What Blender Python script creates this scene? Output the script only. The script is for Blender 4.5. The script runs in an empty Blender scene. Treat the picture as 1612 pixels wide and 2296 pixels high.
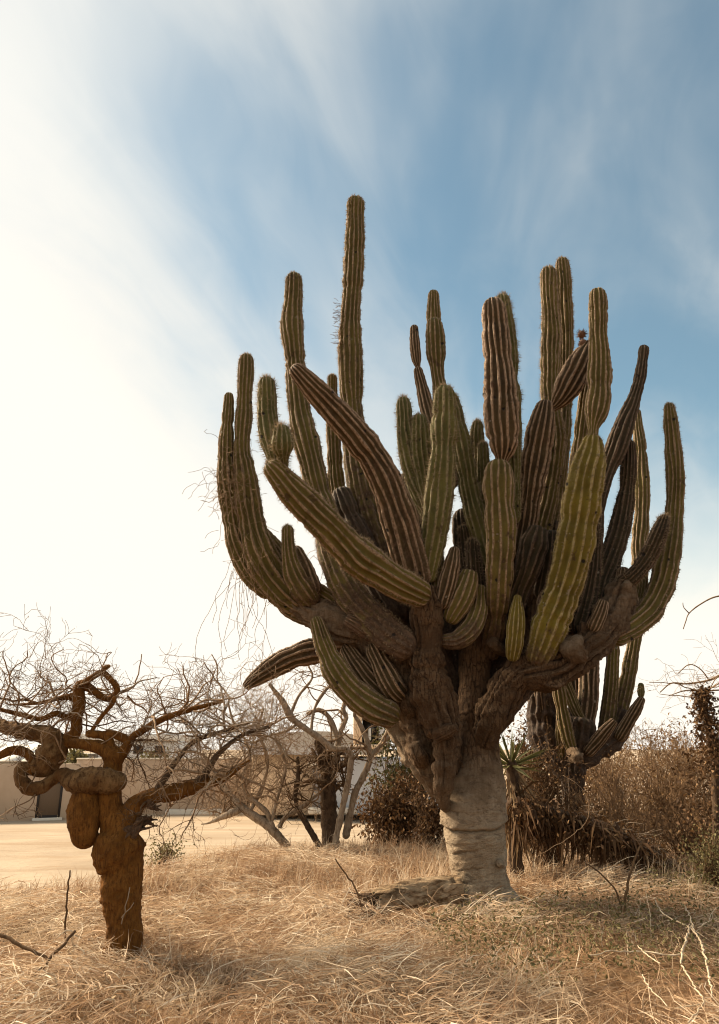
import bpy, math, random
import numpy as np

sc = bpy.context.scene
R = math.radians
rng = np.random.default_rng(7)

# ------------------------------------------------------------------ camera
PITCH = R(17.8)
CAMZ = 1.55
FPX = 1658.0                      # focal length in units of a 1612 x 2296 picture
cam_d = bpy.data.cameras.new('camera')
cam_d.sensor_fit = 'VERTICAL'
cam_d.sensor_height = 36.0
cam_d.lens = 36.0 * FPX / 2296.0
cam_d.clip_start = 0.05
cam_d.clip_end = 20000
cam = bpy.data.objects.new('camera', cam_d)
sc.collection.objects.link(cam)
cam.location = (0, 0, CAMZ)
cam.rotation_euler = (R(90) + PITCH, 0, 0)
sc.camera = cam

# ------------------------------------------------------------------ sky
SUN_AZ = R(-64)                   # left of the view axis
SUN_EL = R(36)
SUN_DIR = (math.sin(SUN_AZ) * math.cos(SUN_EL), math.cos(SUN_AZ) * math.cos(SUN_EL), math.sin(SUN_EL))
world = bpy.data.worlds.new('World')
sc.world = world
world.use_nodes = True
wt = world.node_tree
wt.nodes.clear()


def wn(kind, **kw):
    n = wt.nodes.new(kind)
    for k, v in kw.items():
        setattr(n, k, v)
    return n


def wlink(a, b):
    wt.links.new(a, b)


def wmath(op, a, b=None, c=None, clamp=False):
    n = wn('ShaderNodeMath', operation=op, use_clamp=clamp)
    for i, v in enumerate((a, b, c)):
        if v is None:
            continue
        if isinstance(v, (int, float)):
            n.inputs[i].default_value = v
        else:
            wlink(v, n.inputs[i])
    return n.outputs[0]


def wsmooth(v, lo, hi):
    n = wn('ShaderNodeMapRange', interpolation_type='SMOOTHSTEP')
    wlink(v, n.inputs[0])
    n.inputs[1].default_value = lo
    n.inputs[2].default_value = hi
    return n.outputs[0]


w_out = wn('ShaderNodeOutputWorld')
w_bg = wn('ShaderNodeBackground')
w_bg.inputs[1].default_value = 0.052
wlink(w_bg.outputs[0], w_out.inputs[0])
w_sky = wn('ShaderNodeTexSky', sky_type='NISHITA')
w_sky.sun_disc = False
w_sky.sun_elevation = SUN_EL
w_sky.sun_rotation = SUN_AZ
w_sky.air_density = 1.0
w_sky.dust_density = 0.35
w_sky.ozone_density = 1.6
tc = wn('ShaderNodeTexCoord')
nrm = wn('ShaderNodeVectorMath', operation='NORMALIZE')
wlink(tc.outputs['Generated'], nrm.inputs[0])
sep = wn('ShaderNodeSeparateXYZ')
wlink(nrm.outputs[0], sep.inputs[0])
dx, dy, dz = sep.outputs
# high cloud deck: direction -> plane, streaks running towards one azimuth
den = wmath('ADD', wmath('MAXIMUM', dz, 0.0), 0.16)
qx = wmath('DIVIDE', dx, den)
qy = wmath('DIVIDE', dy, den)
sa = R(13)
along = wmath('ADD', wmath('MULTIPLY', qx, math.sin(sa)), wmath('MULTIPLY', qy, math.cos(sa)))
across = wmath('SUBTRACT', wmath('MULTIPLY', qx, math.cos(sa)), wmath('MULTIPLY', qy, math.sin(sa)))


def cloud_noise(ku, kv, scale, detail, rough, dist, off):
    c = wn('ShaderNodeCombineXYZ')
    wlink(wmath('MULTIPLY_ADD', across, kv, off), c.inputs[0])
    wlink(wmath('MULTIPLY_ADD', along, ku, off * 0.7), c.inputs[1])
    c.inputs[2].default_value = off
    n = wn('ShaderNodeTexNoise')
    n.inputs['Scale'].default_value = scale
    n.inputs['Detail'].default_value = detail
    n.inputs['Roughness'].default_value = rough
    n.inputs['Distortion'].default_value = dist
    wlink(c.outputs[0], n.inputs['Vector'])
    return n.outputs['Fac']


n_big = cloud_noise(0.55, 1.15, 1.0, 3.0, 0.5, 0.3, 3.4)
n_str = cloud_noise(0.60, 1.9, 1.3, 4.5, 0.5, 0.9, 11.3)
n_fin = cloud_noise(1.5, 3.4, 2.2, 4.0, 0.55, 0.9, 5.1)
mixn = wmath('ADD', wmath('MULTIPLY', n_big, 0.52), wmath('ADD', wmath('MULTIPLY', n_str, 0.38), wmath('MULTIPLY', n_fin, 0.10)))
# forward scattering: cloud and haze are brighter and denser round the hidden sun
dsun = wn('ShaderNodeVectorMath', operation='DOT_PRODUCT')
wlink(nrm.outputs[0], dsun.inputs[0])
dsun.inputs[1].default_value = SUN_DIR
glow = wsmooth(dsun.outputs['Value'], 0.50, 1.0)
cov = wmath('ADD', mixn, wmath('MULTIPLY', glow, 0.14))
alpha = wsmooth(cov, 0.385, 0.68)
# haze near the horizon, climbing higher on the sun's side
lift = wmath('MULTIPLY', wsmooth(dsun.outputs['Value'], 0.30, 0.88), 0.27)
hor = wsmooth(wmath('SUBTRACT', wmath('MULTIPLY_ADD', mixn, -0.30, wmath('ADD', dz, 0.15)), lift), 0.42, 0.12)
hor = wmath('MULTIPLY', hor, 0.97)
alpha = wmath('MULTIPLY_ADD', alpha, 0.80, 0.08, clamp=True)
ccol = wn('ShaderNodeMix', data_type='RGBA')
wlink(glow, ccol.inputs[0])
ccol.inputs[6].default_value = (6.1, 6.0, 5.6, 1)
ccol.inputs[7].default_value = (7.4, 7.1, 6.5, 1)
skyc = wn('ShaderNodeMix', data_type='RGBA', blend_type='MULTIPLY')
skyc.inputs[0].default_value = 1.0
wlink(w_sky.outputs[0], skyc.inputs[6])
skyc.inputs[7].default_value = (1.0, 1.20, 0.98, 1)
smix = wn('ShaderNodeMix', data_type='RGBA')
wlink(alpha, smix.inputs[0])
wlink(skyc.outputs[2], smix.inputs[6])
wlink(ccol.outputs[2], smix.inputs[7])
hmix = wn('ShaderNodeMix', data_type='RGBA')
wlink(hor, hmix.inputs[0])
wlink(smix.outputs[2], hmix.inputs[6])
hmix.inputs[7].default_value = (7.75, 7.2, 6.35, 1)
wlink(hmix.outputs[2], w_bg.inputs[0])

# ------------------------------------------------------------------ sun behind thin cloud
sun_d = bpy.data.lights.new('sun', 'SUN')
sun_d.energy = 3.4
sun_d.angle = R(16)
sun_d.color = (1.0, 0.84, 0.62)
sun = bpy.data.objects.new('sun', sun_d)
sc.collection.objects.link(sun)
sun.location = (-20, 30, 25)
sun.rotation_euler = (R(90) - SUN_EL, 0, math.pi - SUN_AZ)

# ------------------------------------------------------------------ colour management
vs = sc.view_settings
vs.view_transform = 'Standard'
vs.look = 'None'
vs.gamma = 1.0
vs.exposure = 1.5
sc.cycles.use_denoising = True
sc.cycles.filter_width = 1.1
sc.cycles.max_bounces = 6
sc.cycles.diffuse_bounces = 1
sc.cycles.transparent_max_bounces = 4

# ------------------------------------------------------------------ placing helpers
CP, SP = math.cos(PITCH), math.sin(PITCH)


def P(vx, vy, Y):
    """World point seen at (vx, vy) of the 1612 x 2296 picture, Y metres ahead; and metres per unit there."""
    x = (vx - 806.0) / FPX
    y = -(vy - 1148.0) / FPX
    d1 = CP - y * SP
    dz_ = SP + y * CP
    t = Y / d1
    return np.array((x * t, Y, CAMZ + dz_ * t)), t / FPX


def sstep(a, b, v):
    t = np.clip((v - a) / (b - a), 0, 1)
    return t * t * (3 - 2 * t)


# cheap vectorised value noise
_perm = rng.random((64, 64, 64)).astype(np.float32)


def vnoise(p):
    p = np.asarray(p, float)
    i = np.floor(p).astype(int)
    f = p - i
    f = f * f * (3 - 2 * f)
    i0 = i & 63
    i1 = (i + 1) & 63
    x0, y0, z0 = i0[..., 0], i0[..., 1], i0[..., 2]
    x1, y1, z1 = i1[..., 0], i1[..., 1], i1[..., 2]
    fx, fy, fz = f[..., 0], f[..., 1], f[..., 2]
    c00 = _perm[x0, y0, z0] * (1 - fx) + _perm[x1, y0, z0] * fx
    c10 = _perm[x0, y1, z0] * (1 - fx) + _perm[x1, y1, z0] * fx
    c01 = _perm[x0, y0, z1] * (1 - fx) + _perm[x1, y0, z1] * fx
    c11 = _perm[x0, y1, z1] * (1 - fx) + _perm[x1, y1, z1] * fx
    c0 = c00 * (1 - fy) + c10 * fy
    c1 = c01 * (1 - fy) + c11 * fy
    return (c0 * (1 - fz) + c1 * fz) * 2 - 1


def fbm(p, octv=3):
    s = 0
    a = 0.5
    p = np.asarray(p, float)
    for k in range(octv):
        s = s + a * vnoise(p)
        p = p * 2.03 + 7.1
        a *= 0.5
    return s


def ground_z(x, y):
    x = np.asarray(x, float)
    y = np.asarray(y, float)
    z = -1.25 * sstep(9.5, 34.0, y) * (1 - 0.55 * sstep(0.5, 6.0, x))
    q = np.stack([x * 0.35, y * 0.35, np.zeros_like(x + y)], -1)
    near = 1 - sstep(14, 30, y)
    z = z + 0.10 * fbm(q, 2) * near
    q2 = np.stack([x * 1.3, y * 1.3, np.ones_like(x + y)], -1)
    z = z + 0.05 * fbm(q2, 2) * (1 - sstep(12, 16, y))
    return z


# ------------------------------------------------------------------ object helpers
def tag(o, label=None, cat=None, group=None, kind=None):
    if label:
        o['label'] = label
    if cat:
        o['category'] = cat
    if group:
        o['group'] = group
    if kind:
        o['kind'] = kind
    return o


def thing(name, loc, label, cat, group=None):
    o = bpy.data.objects.new(name, None)
    o.empty_display_size = 0.2
    sc.collection.objects.link(o)
    o.location = [float(v) for v in loc]
    return tag(o, label, cat, group)


def root_loc(o):
    while o.parent is not None:
        o = o.parent
    return np.array(o.location)


def mesh_from(name, V, F, mat, attrs=None, smooth=True):
    """V (n,3); F (m,k) array or list of arrays (each (m,k))."""
    V = np.asarray(V, np.float32)
    if not isinstance(F, (list, tuple)):
        F = [F]
    F = [np.asarray(f, np.int32) for f in F if len(f)]
    me = bpy.data.meshes.new(name)
    me.vertices.add(len(V))
    me.vertices.foreach_set('co', V.ravel())
    loops = np.concatenate([f.ravel() for f in F])
    tot = np.concatenate([np.full(len(f), f.shape[1], np.int32) for f in F])
    start = np.concatenate([[0], np.cumsum(tot)[:-1]]).astype(np.int32)
    me.loops.add(len(loops))
    me.loops.foreach_set('vertex_index', loops)
    me.polygons.add(len(tot))
    me.polygons.foreach_set('loop_start', start)
    me.polygons.foreach_set('loop_total', tot)
    if smooth:
        me.polygons.foreach_set('use_smooth', np.ones(len(tot), bool))
    me.update(calc_edges=True)
    if attrs:
        for k, v in attrs.items():
            a = me.attributes.new(k, 'FLOAT', 'POINT')
            a.data.foreach_set('value', np.asarray(v, np.float32))
    if mat is not None:
        me.materials.append(mat)
    return me


def obj(name, V, F, mat, parent=None, loc=None, attrs=None, smooth=True):
    V = np.asarray(V, float)
    if parent is not None:
        base = root_loc(parent)
    elif loc is not None:
        base = np.asarray(loc, float)
    else:
        base = np.zeros(3)
    me = mesh_from(name, V - base, F, mat, attrs, smooth)
    o = bpy.data.objects.new(name, me)
    sc.collection.objects.link(o)
    if parent is not None:
        o.parent = parent
    else:
        o.location = [float(v) for v in base]
    return o


class Geo:
    """Collects arrays of verts / faces / attributes that become one mesh."""

    def __init__(self):
        self.v, self.f, self.a, self.n = [], {}, {}, 0

    def add(self, V, F, **attrs):
        V = np.asarray(V, float)
        F = F if isinstance(F, (list, tuple)) else [F]
        for f in F:
            f = np.asarray(f)
            if len(f):
                self.f.setdefault(f.shape[1], []).append(f + self.n)
        self.v.append(V)
        for k, val in attrs.items():
            self.a.setdefault(k, []).append(np.broadcast_to(np.asarray(val, float), (len(V),)))
        self.n += len(V)

    def build(self, name, mat, parent=None, loc=None, smooth=True):
        V = np.concatenate(self.v)
        F = [np.concatenate(x) for x in self.f.values()]
        A = {k: np.concatenate(x) for k, x in self.a.items()}
        return obj(name, V, F, mat, parent, loc, A, smooth)


def box(x0, x1, y0, y1, z0, z1):
    V = np.array([(x, y, z) for z in (z0, z1) for y in (y0, y1) for x in (x0, x1)], float)
    F = np.array([(0, 2, 3, 1), (4, 5, 7, 6), (0, 1, 5, 4), (2, 6, 7, 3), (0, 4, 6, 2), (1, 3, 7, 5)])
    return V, F


def bevel_box(x0, x1, y0, y1, z0, z1, b=0.02):
    """Box with chamfered edges, from the convex set of 24 corners."""
    import bmesh
    bm = bmesh.new()
    for z in (z0, z1):
        for y in (y0, y1):
            for x in (x0, x1):
                bm.verts.new((x, y, z))
    bm.verts.ensure_lookup_table()
    for f in ((0, 2, 3, 1), (4, 5, 7, 6), (0, 1, 5, 4), (2, 6, 7, 3), (0, 4, 6, 2), (1, 3, 7, 5)):
        bm.faces.new([bm.verts[i] for i in f])
    bmesh.ops.bevel(bm, geom=bm.edges[:], offset=b, segments=1, affect='EDGES')
    bm.verts.index_update()
    V = np.array([v.co[:] for v in bm.verts])
    fs = {}
    for f in bm.faces:
        fs.setdefault(len(f.verts), []).append([v.index for v in f.verts])
    bm.free()
    return V, [np.array(x) for x in fs.values()]


def catmull(pts, n_per):
    """pts (k,d) -> dense polyline."""
    p = np.asarray(pts, float)
    if len(p) == 2:
        t = np.linspace(0, 1, n_per + 1)[:, None]
        return p[0] * (1 - t) + p[1] * t
    e = np.concatenate([[2 * p[0] - p[1]], p, [2 * p[-1] - p[-2]]])
    out = []
    t = np.linspace(0, 1, n_per, endpoint=False)[:, None]
    for i in range(len(p) - 1):
        a, b, c, d = e[i:i + 4]
        out.append(0.5 * (2 * b + (c - a) * t + (2 * a - 5 * b + 4 * c - d) * t ** 2 + (3 * b - a - 3 * c + d) * t ** 3))
    out.append(p[-1:])
    return np.concatenate(out)


def resample(C, ds):
    """C (n,d), first three columns are position: even arc-length steps of ds."""
    seg = np.linalg.norm(np.diff(C[:, :3], axis=0), axis=1)
    s = np.concatenate([[0], np.cumsum(seg)])
    n = max(4, int(s[-1] / ds) + 1)
    t = np.linspace(0, s[-1], n)
    return np.stack([np.interp(t, s, C[:, k]) for k in range(C.shape[1])], 1), t


def frames(C):
    T = np.gradient(C, axis=0)
    T /= np.linalg.norm(T, axis=1, keepdims=True) + 1e-12
    U = np.zeros_like(C)
    ref = np.array((0.0, -1.0, 0.0)) if abs(T[0, 1]) < 0.9 else np.array((1.0, 0, 0))
    u = ref - T[0] * ref.dot(T[0])
    u /= np.linalg.norm(u)
    for i in range(len(C)):
        u = u - T[i] * u.dot(T[i])
        u /= np.linalg.norm(u) + 1e-12
        U[i] = u
    W = np.cross(T, U)
    return T, U, W


def grid_faces(nr, ns):
    i = np.arange(nr - 1)[:, None] * ns
    j = np.arange(ns)[None, :]
    j2 = (j + 1) % ns
    return np.stack([i + j, i + j2, i + ns + j2, i + ns + j], -1).reshape(-1, 4)


def tube(C, rad, sides=6, taper_end=True):
    """Plain tube for twigs and branches, closed with tips."""
    C = np.asarray(C, float)
    rad = np.asarray(rad, float)
    T, U, W = frames(C)
    th = np.arange(sides) * 2 * math.pi / sides
    ring = U[:, None, :] * np.cos(th)[None, :, None] + W[:, None, :] * np.sin(th)[None, :, None]
    V = C[:, None, :] + ring * rad[:, None, None]
    V = V.reshape(-1, 3)
    F = grid_faces(len(C), sides)
    n = len(V)
    V = np.concatenate([V, C[:1] - T[:1] * rad[0] * 0.4, C[-1:] + T[-1:] * rad[-1]])
    j = np.arange(sides)
    cap0 = np.stack([(j + 1) % sides, j, np.full(sides, n)], 1)
    b = n - sides
    cap1 = np.stack([b + j, b + (j + 1) % sides, np.full(sides, n + 1)], 1)
    return V, [F, np.concatenate([cap0, cap1])]

# ------------------------------------------------------------------ materials
class MatB:
    def __init__(self, name, rough=0.85, spec=0.25):
        self.m = bpy.data.materials.new(name)
        self.m.use_nodes = True
        self.t = self.m.node_tree
        self.b = self.t.nodes['Principled BSDF']
        self.b.inputs['Roughness'].default_value = rough
        self.b.inputs['Specular IOR Level'].default_value = spec
        self.tc = self.t.nodes.new('ShaderNodeTexCoord').outputs['Object']

    def put(self, v, sock):
        if isinstance(v, (int, float)):
            sock.default_value = v
        elif isinstance(v, tuple):
            sock.default_value = v if len(v) == 4 else (*v, 1)
        else:
            self.t.links.new(v, sock)

    def noise(self, scale, detail=4, rough=0.6, dist=0.0, vec=None, stretch=None):
        v = vec if vec is not None else self.tc
        if stretch is not None:
            mp = self.t.nodes.new('ShaderNodeMapping')
            mp.inputs['Scale'].default_value = stretch
            self.t.links.new(v, mp.inputs['Vector'])
            v = mp.outputs[0]
        n = self.t.nodes.new('ShaderNodeTexNoise')
        n.inputs['Scale'].default_value = scale
        n.inputs['Detail'].default_value = detail
        n.inputs['Roughness'].default_value = rough
        n.inputs['Distortion'].default_value = dist
        self.t.links.new(v, n.inputs['Vector'])
        return n.outputs['Fac']

    def voro(self, scale, feature='F1', stretch=None):
        v = self.tc
        if stretch is not None:
            mp = self.t.nodes.new('ShaderNodeMapping')
            mp.inputs['Scale'].default_value = stretch
            self.t.links.new(v, mp.inputs['Vector'])
            v = mp.outputs[0]
        n = self.t.nodes.new('ShaderNodeTexVoronoi')
        n.feature = feature
        n.inputs['Scale'].default_value = scale
        self.t.links.new(v, n.inputs['Vector'])
        return n.outputs['Distance']

    def attr(self, name):
        n = self.t.nodes.new('ShaderNodeAttribute')
        n.attribute_name = name
        return n.outputs['Fac']

    def rng(self, v, lo, hi, a=0.0, b=1.0):
        n = self.t.nodes.new('ShaderNodeMapRange')
        n.interpolation_type = 'SMOOTHSTEP'
        self.put(v, n.inputs[0])
        n.inputs[1].default_value = lo
        n.inputs[2].default_value = hi
        n.inputs[3].default_value = a
        n.inputs[4].default_value = b
        return n.outputs[0]

    def math(self, op, a, b=0.0, clamp=False):
        n = self.t.nodes.new('ShaderNodeMath')
        n.operation = op
        n.use_clamp = clamp
        self.put(a, n.inputs[0])
        self.put(b, n.inputs[1])
        return n.outputs[0]

    def mix(self, f, a, b):
        n = self.t.nodes.new('ShaderNodeMix')
        n.data_type = 'RGBA'
        self.put(f, n.inputs[0])
        self.put(a, n.inputs[6])
        self.put(b, n.inputs[7])
        return n.outputs[2]

    def bump(self, h, strength=0.5, dist=0.01):
        n = self.t.nodes.new('ShaderNodeBump')
        n.inputs['Strength'].default_value = strength
        n.inputs['Distance'].default_value = dist
        self.t.links.new(h, n.inputs['Height'])
        self.t.links.new(n.outputs[0], self.b.inputs['Normal'])

    def col(self, c):
        self.put(c, self.b.inputs['Base Color'])
        return self.m


def stem_mat(name, g1, g2, ridge, ridge2, bark, bark2, ridge_lo=0.50, ridge_hi=0.80):
    m = MatB(name, 0.72, 0.3)
    n1 = m.noise(3.0, 4)
    n2 = m.noise(24.0, 3, 0.75)
    n3 = m.noise(70.0, 2, 0.7)
    rib = m.attr('rib')
    age = m.attr('age')
    are = m.attr('areole')
    green = m.mix(m.rng(n1, 0.35, 0.65), g1, g2)
    green = m.mix(m.math('MULTIPLY', m.rng(n2, 0.50, 0.75), 0.45), green, bark2)
    rid = m.mix(m.rng(n3, 0.35, 0.65), ridge, ridge2)
    # corky ridge, broken up by noise
    rr = m.math('ADD', m.math('POWER', rib, 1.35), m.math('MULTIPLY', m.math('SUBTRACT', n3, 0.5), 0.75))
    c = m.mix(m.rng(rr, ridge_lo, ridge_hi), green, rid)
    # areoles: dark dots along the ridge crests
    c = m.mix(m.math('MULTIPLY', are, 0.62), c, (bark[0] * 0.35, bark[1] * 0.33, bark[2] * 0.33))
    bk = m.mix(m.rng(n2, 0.35, 0.68), bark, bark2)
    aa = m.math('ADD', age, m.math('MULTIPLY', m.math('SUBTRACT', m.noise(9.0, 5, 0.7), 0.5), 1.1))
    c = m.mix(m.rng(aa, 0.38, 0.72), c, bk)
    # pale corky scars
    sc_ = m.math('MULTIPLY', m.rng(m.noise(11.0, 2, 0.6), 0.69, 0.74), 0.6)
    c = m.mix(sc_, c, (0.34, 0.27, 0.20))
    blot = m.math('MULTIPLY', m.rng(m.noise(5.5, 3, 0.65, 0.4), 0.62, 0.70), 0.7)
    c = m.mix(blot, c, (bark[0] * 0.9, bark[1] * 0.85, bark[2] * 0.8))
    hole = m.rng(m.voro(4.5), 0.11, 0.07)
    c = m.mix(m.math('MULTIPLY', hole, 0.9), c, (0.012, 0.008, 0.005))
    h = m.math('SUBTRACT', m.math('ADD', m.math('MULTIPLY', n2, 0.7), m.math('MULTIPLY', n3, 0.5)), m.math('MULTIPLY', hole, 0.8))
    m.bump(h, 0.9, 0.03)
    return m.col(c)


RID, RID2 = (0.42, 0.29, 0.175), (0.20, 0.12, 0.06)
BK, BK2 = (0.062, 0.033, 0.016), (0.135, 0.08, 0.045)
M = {}
M['stem_green'] = stem_mat('cactus_green', (0.09375, 0.0875, 0.0225), (0.1562, 0.135, 0.035), (0.34, 0.27, 0.15), (0.18, 0.135, 0.055), BK, BK2, 0.48, 0.85)
M['stem_olive'] = stem_mat('cactus_olive', (0.098, 0.0728, 0.0154), (0.154, 0.1148, 0.0238), RID, RID2, BK, BK2)
M['stem_yellow'] = stem_mat('cactus_yellow', (0.126, 0.0888, 0.0084), (0.198, 0.144, 0.0144), (0.44, 0.34, 0.19), (0.27, 0.185, 0.04), BK, BK2, 0.50, 0.85)
M['stem_brown'] = stem_mat('cactus_brown', (0.050, 0.030, 0.009), (0.082, 0.05, 0.015), (0.44, 0.30, 0.19), (0.20, 0.115, 0.062), (0.085, 0.046, 0.025), (0.17, 0.102, 0.062), 0.40, 0.72)
M['stem_dark'] = stem_mat('cactus_dark', (0.030, 0.021, 0.007), (0.055, 0.037, 0.012), (0.19, 0.122, 0.075), (0.075, 0.043, 0.024), (0.045, 0.025, 0.014), (0.09, 0.055, 0.033), 0.40, 0.75)  # dark arms' own skin; on the inner limbs it paints the core's shade


def bark_mat(name, c1, c2, c3, scale=1.0, bump=0.8, dist=0.03, stretch=(1, 1, 0.45)):
    m = MatB(name, 0.9, 0.15)
    n1 = m.noise(2.2 * scale, 5, 0.65, 0.6)
    n2 = m.noise(14 * scale, 6, 0.7, 0.3, stretch=stretch)
    n3 = m.noise(60 * scale, 4, 0.7)
    c = m.mix(m.rng(n1, 0.35, 0.66), c1, c2)
    c = m.mix(m.rng(n2, 0.42, 0.68), c, c3)
    c = m.mix(m.math('MULTIPLY', m.rng(n3, 0.55, 0.75), 0.5), c, (c1[0] * 0.4, c1[1] * 0.38, c1[2] * 0.36))
    m.bump(m.math('ADD', n2, m.math('MULTIPLY', n3, 0.4)), bump, dist)
    return m.col(c)


def trunk_mat():
    """Cardon trunk: pale weathered skin near the ground, browner bark above, dark lines in the folds."""
    m = MatB('cactus_trunk_bark', 0.9, 0.15)
    n1 = m.noise(2.4, 5, 0.65, 0.5)
    n2 = m.noise(9, 6, 0.7, 0.6, stretch=(1, 1, 2.2))
    n3 = m.noise(55, 4, 0.75)
    n4 = m.noise(16, 4, 0.7, 0.2, stretch=(2.0, 2.0, 0.35))
    age = m.attr('age')
    pale = m.mix(m.rng(n1, 0.36, 0.64), (0.40, 0.285, 0.178), (0.60, 0.465, 0.32))
    brown = m.mix(m.rng(n1, 0.36, 0.64), (0.1023, 0.05425, 0.02635), (0.2025, 0.114, 0.057))
    a = m.math('ADD', age, m.math('MULTIPLY', m.math('SUBTRACT', n4, 0.5), 0.55))
    c = m.mix(m.rng(a, 0.05, 0.95), pale, brown)
    c = m.mix(m.math('MULTIPLY', m.rng(n2, 0.50, 0.70), m.rng(a, 0.3, 0.75, 0.55, 0.12)), c, (0.21, 0.135, 0.078))
    c = m.mix(m.math('MULTIPLY', m.rng(n2, 0.50, 0.34), 0.5), c, (0.07, 0.04, 0.022))
    c = m.mix(m.math('MULTIPLY', m.rng(n3, 0.56, 0.74), 0.45), c, (0.11, 0.068, 0.04))
    c = m.mix(m.math('MULTIPLY', m.rng(n4, 0.60, 0.72), 0.3), c, (0.36, 0.27, 0.18))
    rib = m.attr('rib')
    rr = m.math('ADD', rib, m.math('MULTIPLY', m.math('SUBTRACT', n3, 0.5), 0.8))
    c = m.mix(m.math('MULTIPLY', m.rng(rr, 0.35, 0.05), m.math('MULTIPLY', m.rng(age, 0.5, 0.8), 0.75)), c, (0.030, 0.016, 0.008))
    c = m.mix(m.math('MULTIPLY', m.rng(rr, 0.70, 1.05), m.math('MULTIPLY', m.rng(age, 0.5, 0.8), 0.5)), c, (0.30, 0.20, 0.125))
    ck = m.math('ADD', m.voro(26.0, 'DISTANCE_TO_EDGE', (1.0, 1.0, 0.22)), m.math('MULTIPLY', m.math('SUBTRACT', n3, 0.5), 0.35))
    ckm = m.math('MULTIPLY', m.rng(ck, 0.09, -0.02), m.math('MULTIPLY', m.rng(age, 0.55, 0.85), m.rng(n1, 0.40, 0.56)))
    c = m.mix(m.math('MULTIPLY', ckm, 0.55), c, (0.022, 0.012, 0.006))
    hh = m.math('ADD', n2, m.math('MULTIPLY', n3, 0.7))
    m.bump(m.math('SUBTRACT', hh, m.math('MULTIPLY', ckm, 0.9)), 1.0, 0.06)
    return m.col(c)


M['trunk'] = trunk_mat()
M['tree_bark'] = bark_mat('peeling_red_brown_bark', (0.175, 0.068, 0.012), (0.285, 0.118, 0.024), (0.095, 0.038, 0.009), 2.6, 1.0, 0.03, (1.4, 1.4, 0.3))
M['tree_burl'] = bark_mat('flaking_burl_bark', (0.15, 0.070, 0.023), (0.29, 0.165, 0.068), (0.07, 0.032, 0.011), 1.8, 1.0, 0.04)
M['broken_wood'] = bark_mat('broken_grey_wood', (0.10, 0.055, 0.03), (0.20, 0.12, 0.07), (0.05, 0.03, 0.018), 2.0, 1.0, 0.02, (1, 1, 0.2))
M['twig'] = bark_mat('twig_bark', (0.24, 0.15, 0.085), (0.37, 0.25, 0.15), (0.17, 0.10, 0.055), 2.0, 0.2, 0.004)
M['twig_dark'] = bark_mat('dark_twig_bark', (0.10, 0.055, 0.026), (0.17, 0.098, 0.048), (0.065, 0.036, 0.018), 2.0, 0.2, 0.004)
M['twig_mid'] = bark_mat('brown_twig_bark', (0.16, 0.095, 0.05), (0.25, 0.155, 0.085), (0.11, 0.062, 0.032), 2.0, 0.2, 0.004)
M['pale_bark'] = bark_mat('pale_smooth_bark', (0.27, 0.195, 0.13), (0.40, 0.31, 0.22), (0.16, 0.105, 0.062), 1.6, 0.4, 0.01)
M['dark_bark'] = bark_mat('dark_rough_bark', (0.085, 0.052, 0.03), (0.14, 0.088, 0.052), (0.05, 0.03, 0.018), 1.6, 0.9, 0.02)
M['pale_stick'] = bark_mat('bleached_stick', (0.55, 0.42, 0.28), (0.68, 0.55, 0.39), (0.40, 0.28, 0.17), 2.0, 0.3, 0.005)
M['log'] = bark_mat('bleached_log_bark', (0.36, 0.24, 0.135), (0.52, 0.38, 0.24), (0.14, 0.08, 0.04), 1.8, 1.0, 0.04, (0.3, 1, 1))


def leaf_mat(name, c1, c2, c3=None, trans=0.25, patch=None):
    m = MatB(name, 0.7, 0.25)
    sh = m.attr('shade')
    c = m.mix(m.rng(sh, 0.0, 1.0), c1, c2)
    if patch:
        gp = m.t.nodes.new('ShaderNodeNewGeometry').outputs['Position']
        pn = m.noise(1.3, 3, 0.6, 0.3, vec=gp)
        c = m.mix(m.math('MULTIPLY', m.rng(pn, 0.52, 0.66), 0.6), c, patch[0])
        c = m.mix(m.math('MULTIPLY', m.rng(pn, 0.46, 0.34), 0.55), c, patch[1])
    if c3:
        c = m.mix(m.rng(sh, 0.82, 0.95), c, c3)
    m.col(c)
    # thin dry tissue lets some light through
    tr = m.t.nodes.new('ShaderNodeBsdfTranslucent')
    m.t.links.new(c, tr.inputs['Color'])
    mx = m.t.nodes.new('ShaderNodeMixShader')
    mx.inputs[0].default_value = trans
    out = m.t.nodes['Material Output']
    m.t.links.new(m.b.outputs[0], mx.inputs[1])
    m.t.links.new(tr.outputs[0], mx.inputs[2])
    m.t.links.new(mx.outputs[0], out.inputs['Surface'])
    return m.m


M['spine'] = leaf_mat('cactus_spines', (0.22, 0.155, 0.085), (0.42, 0.31, 0.19), None, 0.2)
M['grass'] = leaf_mat('dry_grass_blades', (0.27, 0.15, 0.075), (0.68, 0.475, 0.295), (0.90, 0.75, 0.55), 0.30, ((0.33, 0.185, 0.092), (0.80, 0.63, 0.43)))
M['leaf_green'] = leaf_mat('dull_green_leaves', (0.045, 0.04, 0.012), (0.11, 0.095, 0.03), (0.17, 0.13, 0.05), 0.3)
M['leaf_dead'] = leaf_mat('withered_brown_leaves', (0.065, 0.031, 0.012), (0.18, 0.092, 0.038), (0.33, 0.195, 0.09), 0.25)
M['leaf_rust'] = leaf_mat('rusty_golden_leaves', (0.12, 0.06, 0.022), (0.30, 0.17, 0.072), (0.45, 0.29, 0.14), 0.3)
M['leaf_sage'] = leaf_mat('pale_green_leaves', (0.10, 0.085, 0.03), (0.22, 0.18, 0.075), (0.30, 0.25, 0.12), 0.3)
M['yucca'] = leaf_mat('yucca_leaf', (0.06, 0.058, 0.016), (0.125, 0.115, 0.034), (0.22, 0.20, 0.075), 0.2)
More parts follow.
